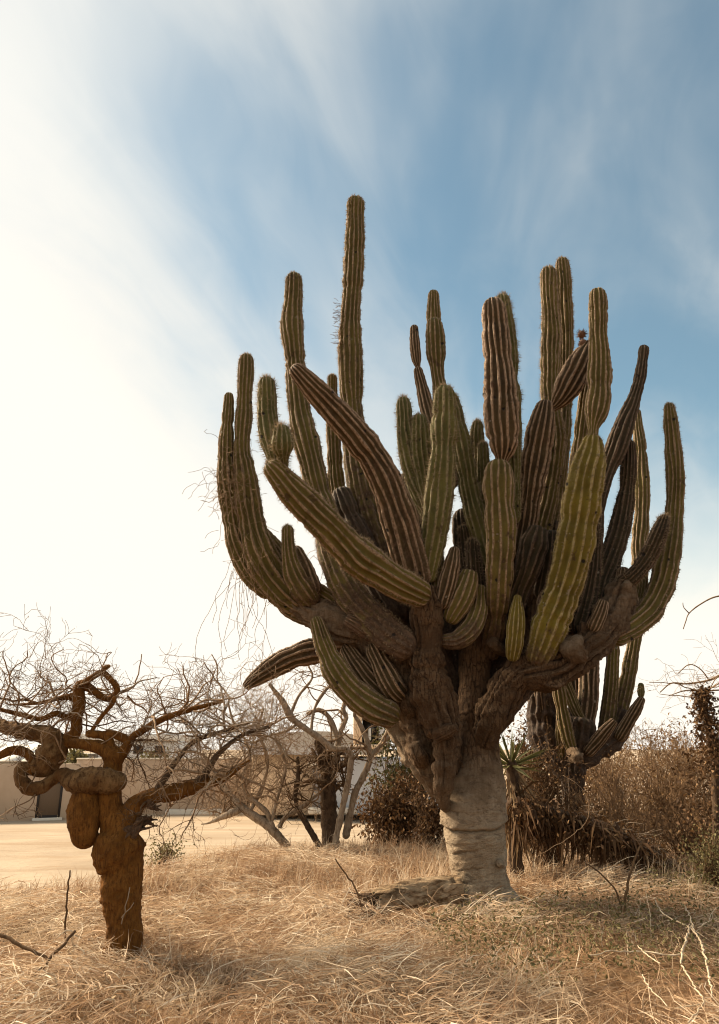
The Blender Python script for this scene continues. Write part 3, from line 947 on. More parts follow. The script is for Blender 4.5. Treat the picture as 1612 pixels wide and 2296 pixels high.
# --- tall arms: tip first
G_, O_, B_, Y_, D_ = 'stem_green', 'stem_olive', 'stem_brown', 'stem_yellow', 'stem_dark'
ST = [
    # A the tallest
    (O_, [(797, 462, 9.3, 21), (796, 530, 9.3, 22), (792, 620, 9.3, 23), (787, 690, 9.3, 23), (785, 735, 9.3, 26), (785, 790, 9.3, 29), (787, 850, 9.3, 27), (789, 910, 9.3, 27), (795, 980, 9.25, 28), (803, 1060, 9.2, 30), (822, 1150, 9.15, 34), (860, 1260, 9.1, 36), (900, 1340, 9.05, 36)],
     dict(age=(0.7, 0.05), spines=0.6)),
    # B brown diagonal
    (B_, [(672, 838, 7.25, 21), (700, 868, 7.3, 26), (735, 905, 7.38, 30), (780, 955, 7.48, 34), (825, 1010, 7.6, 37), (852, 1055, 7.68, 36), (875, 1105, 7.76, 39), (895, 1165, 7.86, 42), (912, 1225, 7.95, 42), (930, 1290, 8.05, 38)],
     dict(age=(0.5, 0.25), nribs=12, depth=0.28)),
    # C green diagonal in front
    (O_, [(620, 1060, 7.1, 27), (650, 1095, 7.16, 36), (690, 1135, 7.24, 40), (745, 1192, 7.36, 42), (800, 1246, 7.5, 43), (850, 1282, 7.62, 42), (900, 1312, 7.72, 39), (940, 1330, 7.82, 34)],
     dict(age=(0.12, 0.12), nribs=12, depth=0.30, spines=0.7)),
    (G_, [(598, 866, 7.3, 20), (599, 900, 7.3, 23), (600, 940, 7.28, 23), (606, 985, 7.25, 24), (613, 1020, 7.2, 20), (620, 1048, 7.15, 12)], dict(age=(0.2, 0.0), spines=1.0, nribs=12)),
    (G_, [(632, 975, 7.0, 21), (633, 992, 7.0, 25), (634, 1008, 7.02, 23), (635, 1024, 7.05, 13), (637, 1044, 7.1, 9)], dict(age=(0.3, 0.0), spines=1.1, nribs=12, depth=0.30)),
    # D
    (O_, [(659, 632, 9.0, 20), (658, 665, 9.0, 22), (655, 705, 9.0, 23), (655, 745, 8.98, 26), (661, 800, 8.96, 26), (664, 850, 8.94, 24), (672, 925, 8.9, 27), (690, 1005, 8.85, 29), (706, 1070, 8.8, 29), (722, 1125, 8.72, 30), (738, 1190, 8.6, 32), (752, 1262, 8.45, 34), (778, 1322, 8.35, 38), (820, 1375, 8.25, 42), (870, 1420, 8.15, 41), (908, 1448, 8.1, 38)],
     dict(age=(0.85, 0.0), spines=0.6, age_pow=0.6)),
    # E pair on the far left
    (O_, [(513, 892, 8.5, 12), (512, 920, 8.5, 15), (508, 970, 8.5, 17), (506, 1020, 8.5, 17), (508, 1065, 8.5, 20), (512, 1120, 8.5, 21), (522, 1180, 8.5, 24), (538, 1235, 8.52, 27), (565, 1285, 8.54, 28), (600, 1320, 8.55, 26)], dict(age=(0.3, 0.2), nribs=11, wob=0.09)),
    (O_, [(552, 812, 8.45, 17), (551, 840, 8.45, 18), (549, 875, 8.45, 18), (547, 930, 8.45, 21), (543, 985, 8.45, 20), (543, 1025, 8.45, 20), (548, 1050, 8.45, 25), (555, 1110, 8.45, 28), (566, 1175, 8.45, 32), (582, 1235, 8.45, 39), (605, 1285, 8.48, 40), (635, 1325, 8.5, 36), (660, 1348, 8.52, 31)],
     dict(age=(0.25, 0.1), spines=0.5, nribs=12)),
    # F short ones on the left limb
    (O_, [(645, 1192, 8.3, 13), (646, 1222, 8.3, 15), (650, 1255, 8.3, 19), (660, 1290, 8.32, 27), (680, 1325, 8.36, 32), (695, 1345, 8.42, 28)], dict(age=(0.6, 0.1), spines=0.5, nribs=11)),
    (B_, [(665, 1245, 8.45, 20), (680, 1280, 8.42, 26), (695, 1320, 8.42, 28)], dict(age=(0.5, 0.3), nribs=11)),
    (O_, [(590, 1205, 8.75, 20), (620, 1240, 8.72, 24), (655, 1285, 8.68, 25), (700, 1325, 8.62, 26), (755, 1362, 8.55, 26)], dict(age=(0.4, 0.2))),
    (O_, [(615, 1330, 8.8, 18), (655, 1365, 8.75, 24), (700, 1385, 8.7, 24), (750, 1395, 8.62, 24)], dict(age=(0.6, 0.4))),
    # H drooping dry arm
    (B_, [(552, 1538, 8.9, 11), (572, 1522, 8.9, 18), (605, 1500, 8.9, 24), (645, 1478, 8.9, 28), (690, 1462, 8.88, 30), (730, 1456, 8.85, 29), (790, 1450, 8.75, 28), (850, 1460, 8.65, 26)], dict(age=(0.5, 0.4), nribs=11, tip='blunt')),
    # I green arm curving under the left limb
    (O_, [(712, 1400, 8.25, 17), (728, 1450, 8.22, 24), (752, 1502, 8.2, 31), (785, 1545, 8.2, 34), (830, 1582, 8.22, 34), (872, 1602, 8.26, 29)], dict(age=(0.5, 0.15), tip='dome', nribs=12)),
    (B_, [(782, 1462, 8.45, 18), (800, 1490, 8.42, 24), (830, 1530, 8.42, 28), (870, 1570, 8.45, 28)], dict(age=(0.4, 0.4))),
    (B_, [(842, 1465, 8.28, 22), (858, 1498, 8.26, 26), (878, 1538, 8.26, 27), (890, 1552, 8.3, 24)], dict(age=(0.3, 0.3), nribs=11, depth=0.30)),
    # P group
    (G_, [(997, 890, 7.9, 24), (997, 930, 7.9, 28), (994, 980, 7.9, 30), (992, 1040, 7.9, 31), (985, 1110, 7.92, 33), (976, 1180, 7.95, 32), (966, 1240, 8.0, 29), (958, 1290, 8.05, 24)], dict(age=(0.15, 0.0), spines=1.0, nribs=12)),
    (G_, [(905, 908, 8.5, 16), (907, 940, 8.5, 19), (911, 985, 8.5, 21), (921, 1035, 8.5, 23), (937, 1085, 8.5, 24), (955, 1125, 8.5, 24), (985, 1185, 8.5, 24)], dict(age=(0.2, 0.0), spines=1.0, nribs=12)),
    (G_, [(941, 950, 8.4, 18), (943, 985, 8.4, 22), (946, 1030, 8.4, 24), (956, 1085, 8.4, 24), (970, 1140, 8.4, 23)], dict(age=(0.2, 0.0), spines=1.0, nribs=12)),
    (O_, [(972, 664, 8.95, 14), (972, 690, 8.95, 16), (973, 740, 8.95, 16), (978, 800, 8.95, 17)], dict(age=(0.1, 0.0), nribs=12)),
    (O_, [(974, 732, 8.8, 18), (976, 760, 8.8, 22), (978, 800, 8.8, 21), (981, 838, 8.8, 15), (986, 872, 8.8, 18), (990, 930, 8.78, 22), (995, 1000, 8.75, 24), (1005, 1080, 8.7, 26)], dict(age=(0.6, 0.0), nribs=12)),
    (B_, [(929, 739, 8.8, 10), (930, 765, 8.8, 12), (933, 800, 8.8, 12), (935, 815, 8.8, 9), (938, 824, 8.8, 5)], dict(age=(0.1, 0.1), nribs=11)),
    (B_, [(938, 834, 8.8, 11), (946, 868, 8.8, 14), (956, 910, 8.78, 16), (968, 955, 8.75, 17), (985, 1010, 8.72, 18)], dict(age=(0.2, 0.1), nribs=11)),
    (G_, [(1014, 900, 8.6, 16), (1025, 950, 8.6, 21), (1040, 1030, 8.58, 23), (1057, 1120, 8.55, 24), (1075, 1190, 8.52, 24), (1095, 1260, 8.5, 24)], dict(age=(0.3, 0.0), spines=0.8, nribs=12)),
    (G_, [(1070, 958, 8.9, 14), (1070, 985, 8.9, 17), (1072, 1040, 8.9, 18), (1076, 1110, 8.9, 20), (1084, 1190, 8.9, 22)], dict(age=(0.3, 0.0), spines=0.9, nribs=12)),
    (G_, [(1083, 1005, 8.7, 13), (1084, 1045, 8.7, 16), (1088, 1110, 8.7, 18), (1095, 1190, 8.7, 20)], dict(age=(0.3, 0.0), spines=0.8, nribs=11)),
    # O thick front pair
    (B_, [(1107, 696, 7.85, 27), (1110, 730, 7.85, 32), (1114, 775, 7.85, 34), (1118, 830, 7.85, 36), (1122, 890, 7.85, 38), (1125, 945, 7.85, 40), (1128, 985, 7.85, 37), (1128, 1010, 7.86, 28), (1126, 1028, 7.88, 16), (1124, 1045, 7.9, 12)], dict(age=(0.25, 0.1), nribs=13, depth=0.30)),
    (G_, [(1128, 676, 8.2, 16), (1134, 720, 8.2, 19), (1141, 800, 8.2, 20), (1147, 890, 8.2, 21), (1149, 970, 8.2, 21), (1150, 1060, 8.2, 20), (1150, 1160, 8.25, 20)], dict(age=(0.2, 0.0), spines=1.0, nribs=12)),
    (O_, [(1118, 1066, 7.88, 33), (1118, 1088, 7.88, 37), (1119, 1130, 7.88, 36), (1123, 1185, 7.9, 36), (1123, 1230, 7.92, 34), (1120, 1280, 7.98, 31), (1118, 1330, 8.08, 28), (1112, 1390, 8.3, 26), (1100, 1460, 8.55, 24)], dict(age=(0.75, 0.1), nribs=12, depth=0.30)),
    # M tall right pair
    (O_, [(1230, 618, 9.1, 18), (1231, 650, 9.1, 20), (1233, 690, 9.1, 20), (1236, 750, 9.1, 23), (1234, 800, 9.1, 22), (1234, 860, 9.1, 22), (1238, 930, 9.08, 23), (1243, 990, 9.05, 25), (1238, 1050, 9.0, 25), (1226, 1120, 8.95, 24), (1210, 1190, 8.9, 24)], dict(age=(0.35, 0.0), spines=0.7, nribs=13)),
    (O_, [(1261, 594, 9.35, 15), (1263, 625, 9.35, 17), (1267, 690, 9.35, 17), (1270, 760, 9.35, 18), (1268, 850, 9.33, 18), (1262, 930, 9.3, 20), (1255, 1010, 9.25, 22), (1245, 1100, 9.2, 22), (1230, 1190, 9.1, 22)], dict(age=(0.35, 0.0), spines=0.6, nribs=13)),
    # N broken brown arm
    (B_, [(1220, 922, 8.3, 23), (1215, 950, 8.3, 30), (1206, 1000, 8.32, 34), (1195, 1060, 8.36, 34), (1186, 1120, 8.42, 31), (1178, 1180, 8.5, 28), (1165, 1250, 8.6, 26)], dict(age=(0.35, 0.2), nribs=13)),
    (B_, [(1318, 778, 8.2, 14), (1310, 795, 8.2, 23), (1294, 828, 8.2, 31), (1275, 865, 8.22, 30), (1258, 893, 8.25, 22), (1244, 910, 8.28, 12), (1232, 918, 8.3, 9)], dict(age=(0.2, 0.1), nribs=12, depth=0.28, twist=0.35)),
    # S bright arm and its upper joint
    (Y_, [(1327, 1003, 7.75, 26), (1323, 1028, 7.75, 36), (1316, 1060, 7.75, 40), (1307, 1110, 7.76, 42), (1296, 1180, 7.8, 43), (1283, 1245, 7.84, 43), (1266, 1310, 7.9, 42), (1245, 1370, 7.96, 41), (1225, 1425, 8.02, 39), (1208, 1470, 8.08, 32)], dict(age=(0.62, 0.0), nribs=12, depth=0.26, wob=0.04, spines=0.5, age_pow=0.5)),
    (O_, [(1340, 667, 7.8, 19), (1341, 700, 7.8, 21), (1341, 745, 7.8, 21), (1343, 790, 7.8, 25), (1344, 840, 7.8, 27), (1342, 890, 7.78, 29), (1337, 925, 7.77, 28), (1332, 948, 7.76, 18), (1330, 962, 7.75, 12), (1329, 985, 7.75, 12)], dict(age=(0.45, 0.0), nribs=13, age_pow=0.4)),
    (O_, [(1320, 850, 8.4, 16), (1312, 910, 8.4, 18), (1304, 975, 8.4, 19), (1294, 1060, 8.4, 20), (1280, 1150, 8.45, 22), (1262, 1240, 8.5, 22)], dict(age=(0.3, 0.1), nribs=12)),
    # Y thin dark arm, Y2, Z, Z2, V1
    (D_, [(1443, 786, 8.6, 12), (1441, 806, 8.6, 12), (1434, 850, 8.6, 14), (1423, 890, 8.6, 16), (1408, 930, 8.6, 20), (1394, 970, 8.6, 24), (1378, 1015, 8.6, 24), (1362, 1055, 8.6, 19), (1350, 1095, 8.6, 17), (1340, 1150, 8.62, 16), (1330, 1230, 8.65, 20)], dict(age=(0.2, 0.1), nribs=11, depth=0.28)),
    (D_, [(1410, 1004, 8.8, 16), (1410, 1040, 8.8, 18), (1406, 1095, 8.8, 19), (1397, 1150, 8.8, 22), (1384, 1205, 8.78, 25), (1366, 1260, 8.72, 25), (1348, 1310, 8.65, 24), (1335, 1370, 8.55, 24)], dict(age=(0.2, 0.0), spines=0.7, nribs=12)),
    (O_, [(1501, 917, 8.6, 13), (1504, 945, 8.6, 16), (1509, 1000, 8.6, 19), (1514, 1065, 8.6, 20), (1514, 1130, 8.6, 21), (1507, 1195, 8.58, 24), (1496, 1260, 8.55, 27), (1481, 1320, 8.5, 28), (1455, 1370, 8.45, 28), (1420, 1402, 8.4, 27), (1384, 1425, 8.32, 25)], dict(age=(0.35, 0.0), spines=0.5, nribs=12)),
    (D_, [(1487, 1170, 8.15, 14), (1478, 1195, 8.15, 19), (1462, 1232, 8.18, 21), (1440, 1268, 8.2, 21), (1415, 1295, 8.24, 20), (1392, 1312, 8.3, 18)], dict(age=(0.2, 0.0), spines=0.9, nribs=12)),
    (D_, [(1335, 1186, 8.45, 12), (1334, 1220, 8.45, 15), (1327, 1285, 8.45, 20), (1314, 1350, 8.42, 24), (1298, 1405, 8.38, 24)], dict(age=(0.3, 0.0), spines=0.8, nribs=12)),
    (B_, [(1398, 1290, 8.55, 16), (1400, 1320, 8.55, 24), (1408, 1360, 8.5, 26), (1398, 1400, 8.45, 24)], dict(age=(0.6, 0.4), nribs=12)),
    (O_, [(1440, 1300, 8.75, 14), (1432, 1340, 8.72, 18), (1418, 1375, 8.65, 20), (1395, 1405, 8.55, 20)], dict(age=(0.4, 0.1), nribs=12)),
    # W short ones in the heart
    (B_, [(1018, 1240, 8.0, 13), (1012, 1270, 8.0, 20), (1002, 1310, 8.02, 23), (992, 1350, 8.06, 21)], dict(age=(0.2, 0.1), nribs=11, depth=0.30)),
    (O_, [(1053, 1288, 8.05, 20), (1046, 1312, 8.05, 27), (1032, 1348, 8.06, 29), (1014, 1382, 8.1, 23)], dict(age=(0.2, 0.2), nribs=11, depth=0.24, tip='blunt')),
    (O_, [(1076, 1330, 8.2, 18), (1072, 1370, 8.15, 23), (1055, 1410, 8.1, 26), (1025, 1435, 8.1, 23), (1000, 1438, 8.12, 18)], dict(age=(0.7, 0.3), nribs=11)),
    (Y_, [(1160, 1345, 8.0, 11), (1159, 1370, 8.0, 18), (1157, 1405, 8.0, 22), (1154, 1440, 8.02, 21), (1150, 1470, 8.08, 16)], dict(age=(0.4, 0.35), nribs=11, depth=0.28)),
    (D_, [(1205, 1192, 8.2, 24), (1196, 1225, 8.2, 33), (1182, 1275, 8.22, 32), (1165, 1320, 8.3, 27), (1150, 1370, 8.4, 24)], dict(age=(0.3, 0.3), nribs=11, tip='blunt', depth=0.30)),
    (D_, [(1238, 1200, 8.4, 22), (1236, 1235, 8.4, 27), (1230, 1280, 8.4, 27), (1218, 1330, 8.42, 24)], dict(age=(0.3, 0.3), nribs=11, tip='blunt')),
    # left of the tallest
    (O_, [(745, 852, 9.5, 11), (745, 890, 9.5, 13), (747, 950, 9.5, 16), (750, 1020, 9.5, 18), (756, 1100, 9.45, 19), (775, 1180, 9.4, 22), (810, 1270, 9.3, 26), (860, 1350, 9.2, 28)], dict(age=(0.4, 0.0), spines=0.5, nribs=12)),
    (D_, [(765, 1105, 9.0, 22), (780, 1150, 8.95, 28), (805, 1210, 8.9, 32), (840, 1290, 8.85, 36), (890, 1380, 8.8, 36)], dict(age=(0.8, 0.5), nribs=11, tip='blunt')),
    (B_, [(1222, 1330, 8.35, 14), (1220, 1360, 8.35, 18), (1214, 1400, 8.38, 20)], dict(age=(0.9, 0.8), nribs=11, tip='blunt')),
    (O_, [(985, 1245, 8.15, 11), (984, 1275, 8.15, 15), (982, 1320, 8.15, 17)], dict(age=(0.3, 0.1), spines=0.8, nribs=11)),
    (D_, [(1060, 1225, 8.35, 15), (1062, 1260, 8.35, 19), (1068, 1320, 8.4, 21), (1075, 1390, 8.5, 22)], dict(age=(0.4, 0.1), spines=0.7, nribs=12)),
    (D_, [(1040, 1195, 8.6, 14), (1046, 1240, 8.6, 18), (1056, 1300, 8.6, 20)], dict(age=(0.4, 0.1), spines=0.7, nribs=12)),
    (B_, [(875, 1130, 8.5, 13), (885, 1170, 8.5, 18), (905, 1240, 8.5, 22), (930, 1310, 8.5, 24)], dict(age=(0.5, 0.3), nribs=12)),
    (D_, [(915, 1075, 8.9, 15), (922, 1115, 8.9, 18), (940, 1190, 8.85, 22), (965, 1270, 8.8, 24)], dict(age=(0.4, 0.2), nribs=12)),
    (D_, [(1180, 1215, 8.8, 16), (1176, 1250, 8.8, 20), (1168, 1320, 8.75, 22)], dict(age=(0.4, 0.2), nribs=12)),
    (B_, [(1290, 1325, 8.7, 16), (1280, 1365, 8.65, 20), (1262, 1420, 8.6, 22)], dict(age=(0.6, 0.3), nribs=12)),
    (B_, [(1352, 1352, 8.1, 13), (1345, 1375, 8.1, 17), (1332, 1405, 8.12, 18)], dict(age=(0.5, 0.3), nribs=12, tip='blunt')),
    (B_, [(800, 1345, 8.2, 14), (815, 1372, 8.2, 17), (840, 1400, 8.25, 18)], dict(age=(0.7, 0.6), nribs=12, tip='blunt')),
    (B_, [(780, 1390, 8.2, 15), (800, 1402, 8.2, 18), (830, 1422, 8.25, 18)], dict(age=(0.7, 0.6), nribs=12, tip='blunt')),
    # inner and rear arms
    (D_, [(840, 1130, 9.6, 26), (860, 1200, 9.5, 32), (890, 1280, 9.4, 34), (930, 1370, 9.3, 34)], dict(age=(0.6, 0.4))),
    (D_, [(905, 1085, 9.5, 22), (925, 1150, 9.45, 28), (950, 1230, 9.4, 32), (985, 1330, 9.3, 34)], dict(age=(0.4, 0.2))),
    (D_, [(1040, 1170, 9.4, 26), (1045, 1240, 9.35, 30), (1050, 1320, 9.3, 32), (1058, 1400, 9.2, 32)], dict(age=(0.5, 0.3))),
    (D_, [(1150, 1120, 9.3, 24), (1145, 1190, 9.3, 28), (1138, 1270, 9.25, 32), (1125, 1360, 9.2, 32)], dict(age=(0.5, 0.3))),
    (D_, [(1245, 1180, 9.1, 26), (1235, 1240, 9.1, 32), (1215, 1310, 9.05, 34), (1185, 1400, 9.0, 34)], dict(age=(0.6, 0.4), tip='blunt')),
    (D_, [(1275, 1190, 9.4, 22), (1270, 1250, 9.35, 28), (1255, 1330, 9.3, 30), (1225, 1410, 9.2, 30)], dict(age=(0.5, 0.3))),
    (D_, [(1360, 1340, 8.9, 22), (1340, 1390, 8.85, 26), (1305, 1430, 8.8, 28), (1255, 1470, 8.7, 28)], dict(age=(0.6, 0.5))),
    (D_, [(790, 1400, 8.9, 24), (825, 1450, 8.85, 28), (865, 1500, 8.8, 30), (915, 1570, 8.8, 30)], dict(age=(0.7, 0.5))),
]
for mat, pts, kw in ST:
    stem('stem', pts, mat, cactus, **kw)

# dry fruits on the broken arm
fr = None
for (vx, vy, r_, spiky) in ((1307, 770, 9.5, 0.35), (1304, 750, 8.5, 1.0)):
    c, s = P(vx, vy, 8.2)
    rr = r_ * s
    lr = np.random.default_rng(int(vx))
    nu, nv = 14, 9
    th = np.arange(nu) * 2 * math.pi / nu
    phi = np.linspace(0.02, math.pi - 0.02, nv)
    V = np.stack([np.sin(phi)[:, None] * np.cos(th)[None], np.sin(phi)[:, None] * np.sin(th)[None], np.cos(phi)[:, None] + 0 * th[None]], -1).reshape(-1, 3)
    V = V * (1 + 0.12 * fbm(V * 4, 2)[:, None])
    g = Geo()
    g.add(c + V * rr, grid_faces(nv, nu))
    d = lr.normal(0, 1, (140, 3))
    d /= np.linalg.norm(d, axis=1, keepdims=True)
    side = np.cross(d, lr.normal(0, 1, d.shape))
    side /= np.linalg.norm(side, axis=1, keepdims=True)
    A = c + d * rr * 0.9
    VV = np.stack([A + side * 0.004, A - side * 0.004, c + d * (rr * (1.15 + 0.75 * spiky))], 1).reshape(-1, 3)
    g.add(VV, np.arange(len(VV)).reshape(-1, 3))
    g.build('fruit', M['fruit'], cactus)

# ------------------------------------------------------------------ bare trees and scrub
def limb_obj(name, pts, mat, parent, sides=20, ds=0.025, rough=0.16, seed=0, tipend=True, lump=0.12):
    """Gnarled woody limb traced as (vx, vy, Y, half width), thick end first."""
    ctrl = []
    for (vx, vy, Y, hw) in pts:
        p, s = P(vx, vy, Y)
        ctrl.append((*p, hw * s))
    C, s = resample(catmull(ctrl, 8), ds)
    rad = C[:, 3] * (1 + lump * 2 * fbm(np.stack([s * 5, 0 * s + seed, 0 * s], -1), 2))
    C = C[:, :3]
    T, U, W = frames(C)
    # rounded ends
    a = np.sin(np.linspace(0.15, 1, 5) * math.pi / 2)
    rr = np.sqrt(np.maximum(1 - a ** 2, 0))
    rr[-1] = 0.02
    C = np.concatenate([C[0] - T[0] * (a[::-1, None] * rad[0]), C, C[-1] + T[-1] * (a[:, None] * rad[-1])])
    rad = np.concatenate([rad[0] * rr[::-1], rad, rad[-1] * rr])
    T, U, W = frames(C)
    th = np.arange(sides) * 2 * math.pi / sides
    ring = U[:, None, :] * np.cos(th)[None, :, None] + W[:, None, :] * np.sin(th)[None, :, None]
    V0 = C[:, None, :] + ring * rad[:, None, None]
    rdg = 1 - np.abs(fbm(V0 * np.array((16.0, 16.0, 9.0)) + seed, 3)) * 3
    r = rad[:, None] * (1 + rough * 1.8 * fbm(V0 * 7 + seed, 3) + rough * 2.2 * fbm(V0 * 30 + seed, 3) + rough * 0.7 * rdg + 0.03 * fbm(V0 * 70 + seed, 2))
    V = C[:, None, :] + ring * r[:, :, None]
    return obj(name, V.reshape(-1, 3), grid_faces(len(C), sides), M[mat], parent)


def grow(g, p, d, length, rad, lev, lr, crook=0.35, up=0.1, kids=(3, 5), shrink=0.62, seg=0.09, sides=4, minr=0.0016, spread=0.9, flat=1.0):
    """Crooked twig with side twigs, appended to the Geo g."""
    n = max(3, int(length / seg))
    pts = [np.array(p)]
    d = np.array(d, float)
    for i in range(n):
        d = d + lr.normal(0, crook, 3) * np.array((1, flat, 1)) + np.array((0, 0, up))
        d /= np.linalg.norm(d)
        pts.append(pts[-1] + d * (length / n))
    pts = np.array(pts)
    rads = np.maximum(rad * np.linspace(1, 0.45, n + 1), minr)
    V, F = tube(pts, rads, sides if rad > 0.006 else 3)
    g.add(V, F)
    if lev > 0:
        for k in range(int(lr.integers(kids[0], kids[1] + 1))):
            i = int(lr.integers(1, n + 1))
            t = pts[i] - pts[i - 1]
            t /= np.linalg.norm(t)
            nd = t * 0.5 + lr.normal(0, spread, 3)
            nd /= np.linalg.norm(nd)
            grow(g, pts[i], nd, length * shrink * lr.uniform(0.6, 1.2), rads[i] * 0.62, lev - 1, lr, crook, up, kids, shrink, seg * 0.8, sides, minr, spread, flat)


def leaves(g, C, N, size, lr, aspect=2.2, droop=0.0):
    """Small folded leaves at C; N is the direction of each midrib."""
    n = len(C)
    N = N / (np.linalg.norm(N, axis=1, keepdims=True) + 1e-9)
    N[:, 2] -= droop
    N /= np.linalg.norm(N, axis=1, keepdims=True) + 1e-9
    S = np.cross(N, lr.normal(0, 1, (n, 3)))
    S /= np.linalg.norm(S, axis=1, keepdims=True) + 1e-9
    Up = np.cross(S, N)
    L = np.broadcast_to(size, (n,))[:, None] * lr.uniform(0.6, 1.3, (n, 1))
    Wd = L / aspect / 2
    A = C
    B = C + N * L * 0.45 + S * Wd + Up * Wd * 0.5
    Cc = C + N * L + Up * L * lr.uniform(-0.25, 0.1, (n, 1))
    D = C + N * L * 0.45 - S * Wd + Up * Wd * 0.5
    V = np.stack([A, B, Cc, D], 1).reshape(-1, 3)
    b = np.arange(n)[:, None] * 4
    F = np.concatenate([b + np.array([[0, 1, 2]]), b + np.array([[0, 2, 3]])])
    g.add(V, F, shade=np.repeat(lr.random(n), 4))


# ---- the twisted tree on the left
TY = 6.65
tb, _ = P(272, 2140, TY)
tb[2] = float(ground_z(tb[0], tb[1]))
ttree = thing('twisted_tree', tb, 'small bare tree with a swollen twisted orange-brown trunk', 'tree')
limb_obj('trunk', [(270, 2165, TY, 46), (272, 2138, TY, 40), (279, 2096, TY, 35), (276, 2040, TY, 38), (271, 1995, TY, 41), (277, 1950, TY, 38), (268, 1920, TY, 48), (264, 1890, TY, 50), (262, 1855, TY, 38), (250, 1820, TY - 0.02, 27), (246, 1780, TY - 0.02, 24), (250, 1745, TY, 21), (253, 1712, TY, 19), (256, 1688, TY, 15)],
         'tree_bark', ttree, 72, 0.010, 0.055, 3)
LB = [
    ('tree_bark', [(268, 1900, TY - 0.05, 30), (248, 1905, TY - 0.12, 26), (232, 1885, TY - 0.12, 18)], 0.1),
    ('tree_bark', [(196, 1765, TY - 0.06, 24), (190, 1795, TY - 0.06, 30), (188, 1835, TY - 0.06, 31), (190, 1872, TY - 0.06, 29)], 0.08),
    ('tree_burl', [(262, 1752, TY - 0.08, 20), (240, 1750, TY - 0.12, 25), (212, 1750, TY - 0.12, 27), (185, 1752, TY - 0.1, 26), (165, 1752, TY - 0.05, 20), (140, 1737, TY, 15), (118, 1748, TY, 13), (96, 1764, TY - 0.02, 16), (68, 1768, TY - 0.03, 17), (48, 1748, TY - 0.02, 16), (46, 1724, TY, 14), (70, 1722, TY + 0.05, 18), (96, 1716, TY + 0.05, 26), (112, 1695, TY + 0.05, 30), (122, 1668, TY + 0.05, 26), (108, 1650, TY + 0.06, 20), (70, 1642, TY + 0.1, 16), (30, 1634, TY + 0.15, 14), (-20, 1622, TY + 0.2, 13), (-90, 1600, TY + 0.3, 10)], 0.16),
    ('tree_bark', [(72, 1728, TY + 0.02, 11), (72, 1705, TY + 0.05, 10), (58, 1688, TY + 0.08, 10), (30, 1682, TY + 0.1, 10), (0, 1694, TY + 0.12, 9), (-40, 1715, TY + 0.15, 8)], 0.12),
    ('tree_bark', [(118, 1672, TY + 0.05, 22), (150, 1660, TY + 0.08, 17), (170, 1640, TY + 0.1, 14), (172, 1610, TY + 0.1, 12), (178, 1575, TY + 0.1, 12), (176, 1545, TY + 0.1, 12), (185, 1534, TY + 0.1, 10), (205, 1546, TY + 0.12, 10), (235, 1566, TY + 0.15, 8), (255, 1562, TY + 0.15, 8), (262, 1545, TY + 0.15, 7), (247, 1522, TY + 0.12, 6), (228, 1508, TY + 0.1, 7), (205, 1520, TY + 0.05, 7), (186, 1532, TY + 0.05, 6)], 0.12),
    ('tree_bark', [(226, 1510, TY + 0.1, 6), (236, 1498, TY + 0.1, 6), (244, 1494, TY + 0.1, 4)], 0.1),
    ('tree_bark', [(256, 1700, TY, 20), (238, 1682, TY, 14), (212, 1672, TY, 12), (180, 1668, TY + 0.02, 11), (150, 1665, TY + 0.05, 12)], 0.14),
    ('tree_bark', [(256, 1700, TY, 18), (275, 1688, TY, 13), (288, 1668, TY, 10), (300, 1650, TY, 8), (330, 1632, TY, 7), (365, 1612, TY, 7), (430, 1590, TY, 6), (500, 1572, TY + 0.05, 4)], 0.12),
    ('tree_bark', [(250, 1690, TY, 12), (244, 1660, TY, 9), (228, 1648, TY, 8), (200, 1645, TY, 8)], 0.14),
    ('tree_bark', [(290, 1665, TY, 9), (270, 1652, TY, 8), (245, 1645, TY, 8), (215, 1648, TY, 7)], 0.14),
    ('tree_bark', [(205, 1640, TY, 5), (225, 1610, TY, 5), (250, 1580, TY, 5), (256, 1566, TY, 5)], 0.1),
    ('tree_bark', [(172, 1600, TY + 0.1, 9), (150, 1608, TY + 0.1, 7), (125, 1600, TY + 0.1, 6), (90, 1612, TY + 0.1, 6), (40, 1600, TY + 0.1, 5), (-30, 1585, TY + 0.1, 4)], 0.14),
    ('tree_bark', [(168, 1560, TY + 0.1, 7), (130, 1566, TY + 0.12, 5), (90, 1576, TY + 0.15, 4), (40, 1580, TY + 0.2, 3)], 0.12),
    ('tree_bark', [(272, 1870, TY, 34), (285, 1835, TY, 28), (305, 1805, TY, 22), (335, 1788, TY + 0.02, 18), (380, 1778, TY + 0.05, 17), (430, 1765, TY + 0.1, 14), (475, 1752, TY + 0.15, 11), (505, 1742, TY + 0.2, 8), (535, 1722, TY + 0.25, 5), (560, 1705, TY + 0.3, 3)], 0.14),
    ('dark_bark', [(340, 1790, TY + 0.02, 10), (400, 1700, TY + 0.1, 6), (440, 1660, TY + 0.15, 5), (500, 1640, TY + 0.2, 4), (560, 1620, TY + 0.25, 3)], 0.12),
    ('dark_bark', [(440, 1762, TY + 0.1, 9), (470, 1720, TY + 0.1, 7), (490, 1690, TY + 0.1, 6), (540, 1650, TY + 0.2, 4), (600, 1630, TY + 0.3, 3)], 0.12),
]
for k, (mt, pts, rg) in enumerate(LB):
    o = limb_obj('branch', pts, mt, ttree, 40 if pts[0][3] > 12 else 14, 0.012, rg * 0.65, 10 + k)
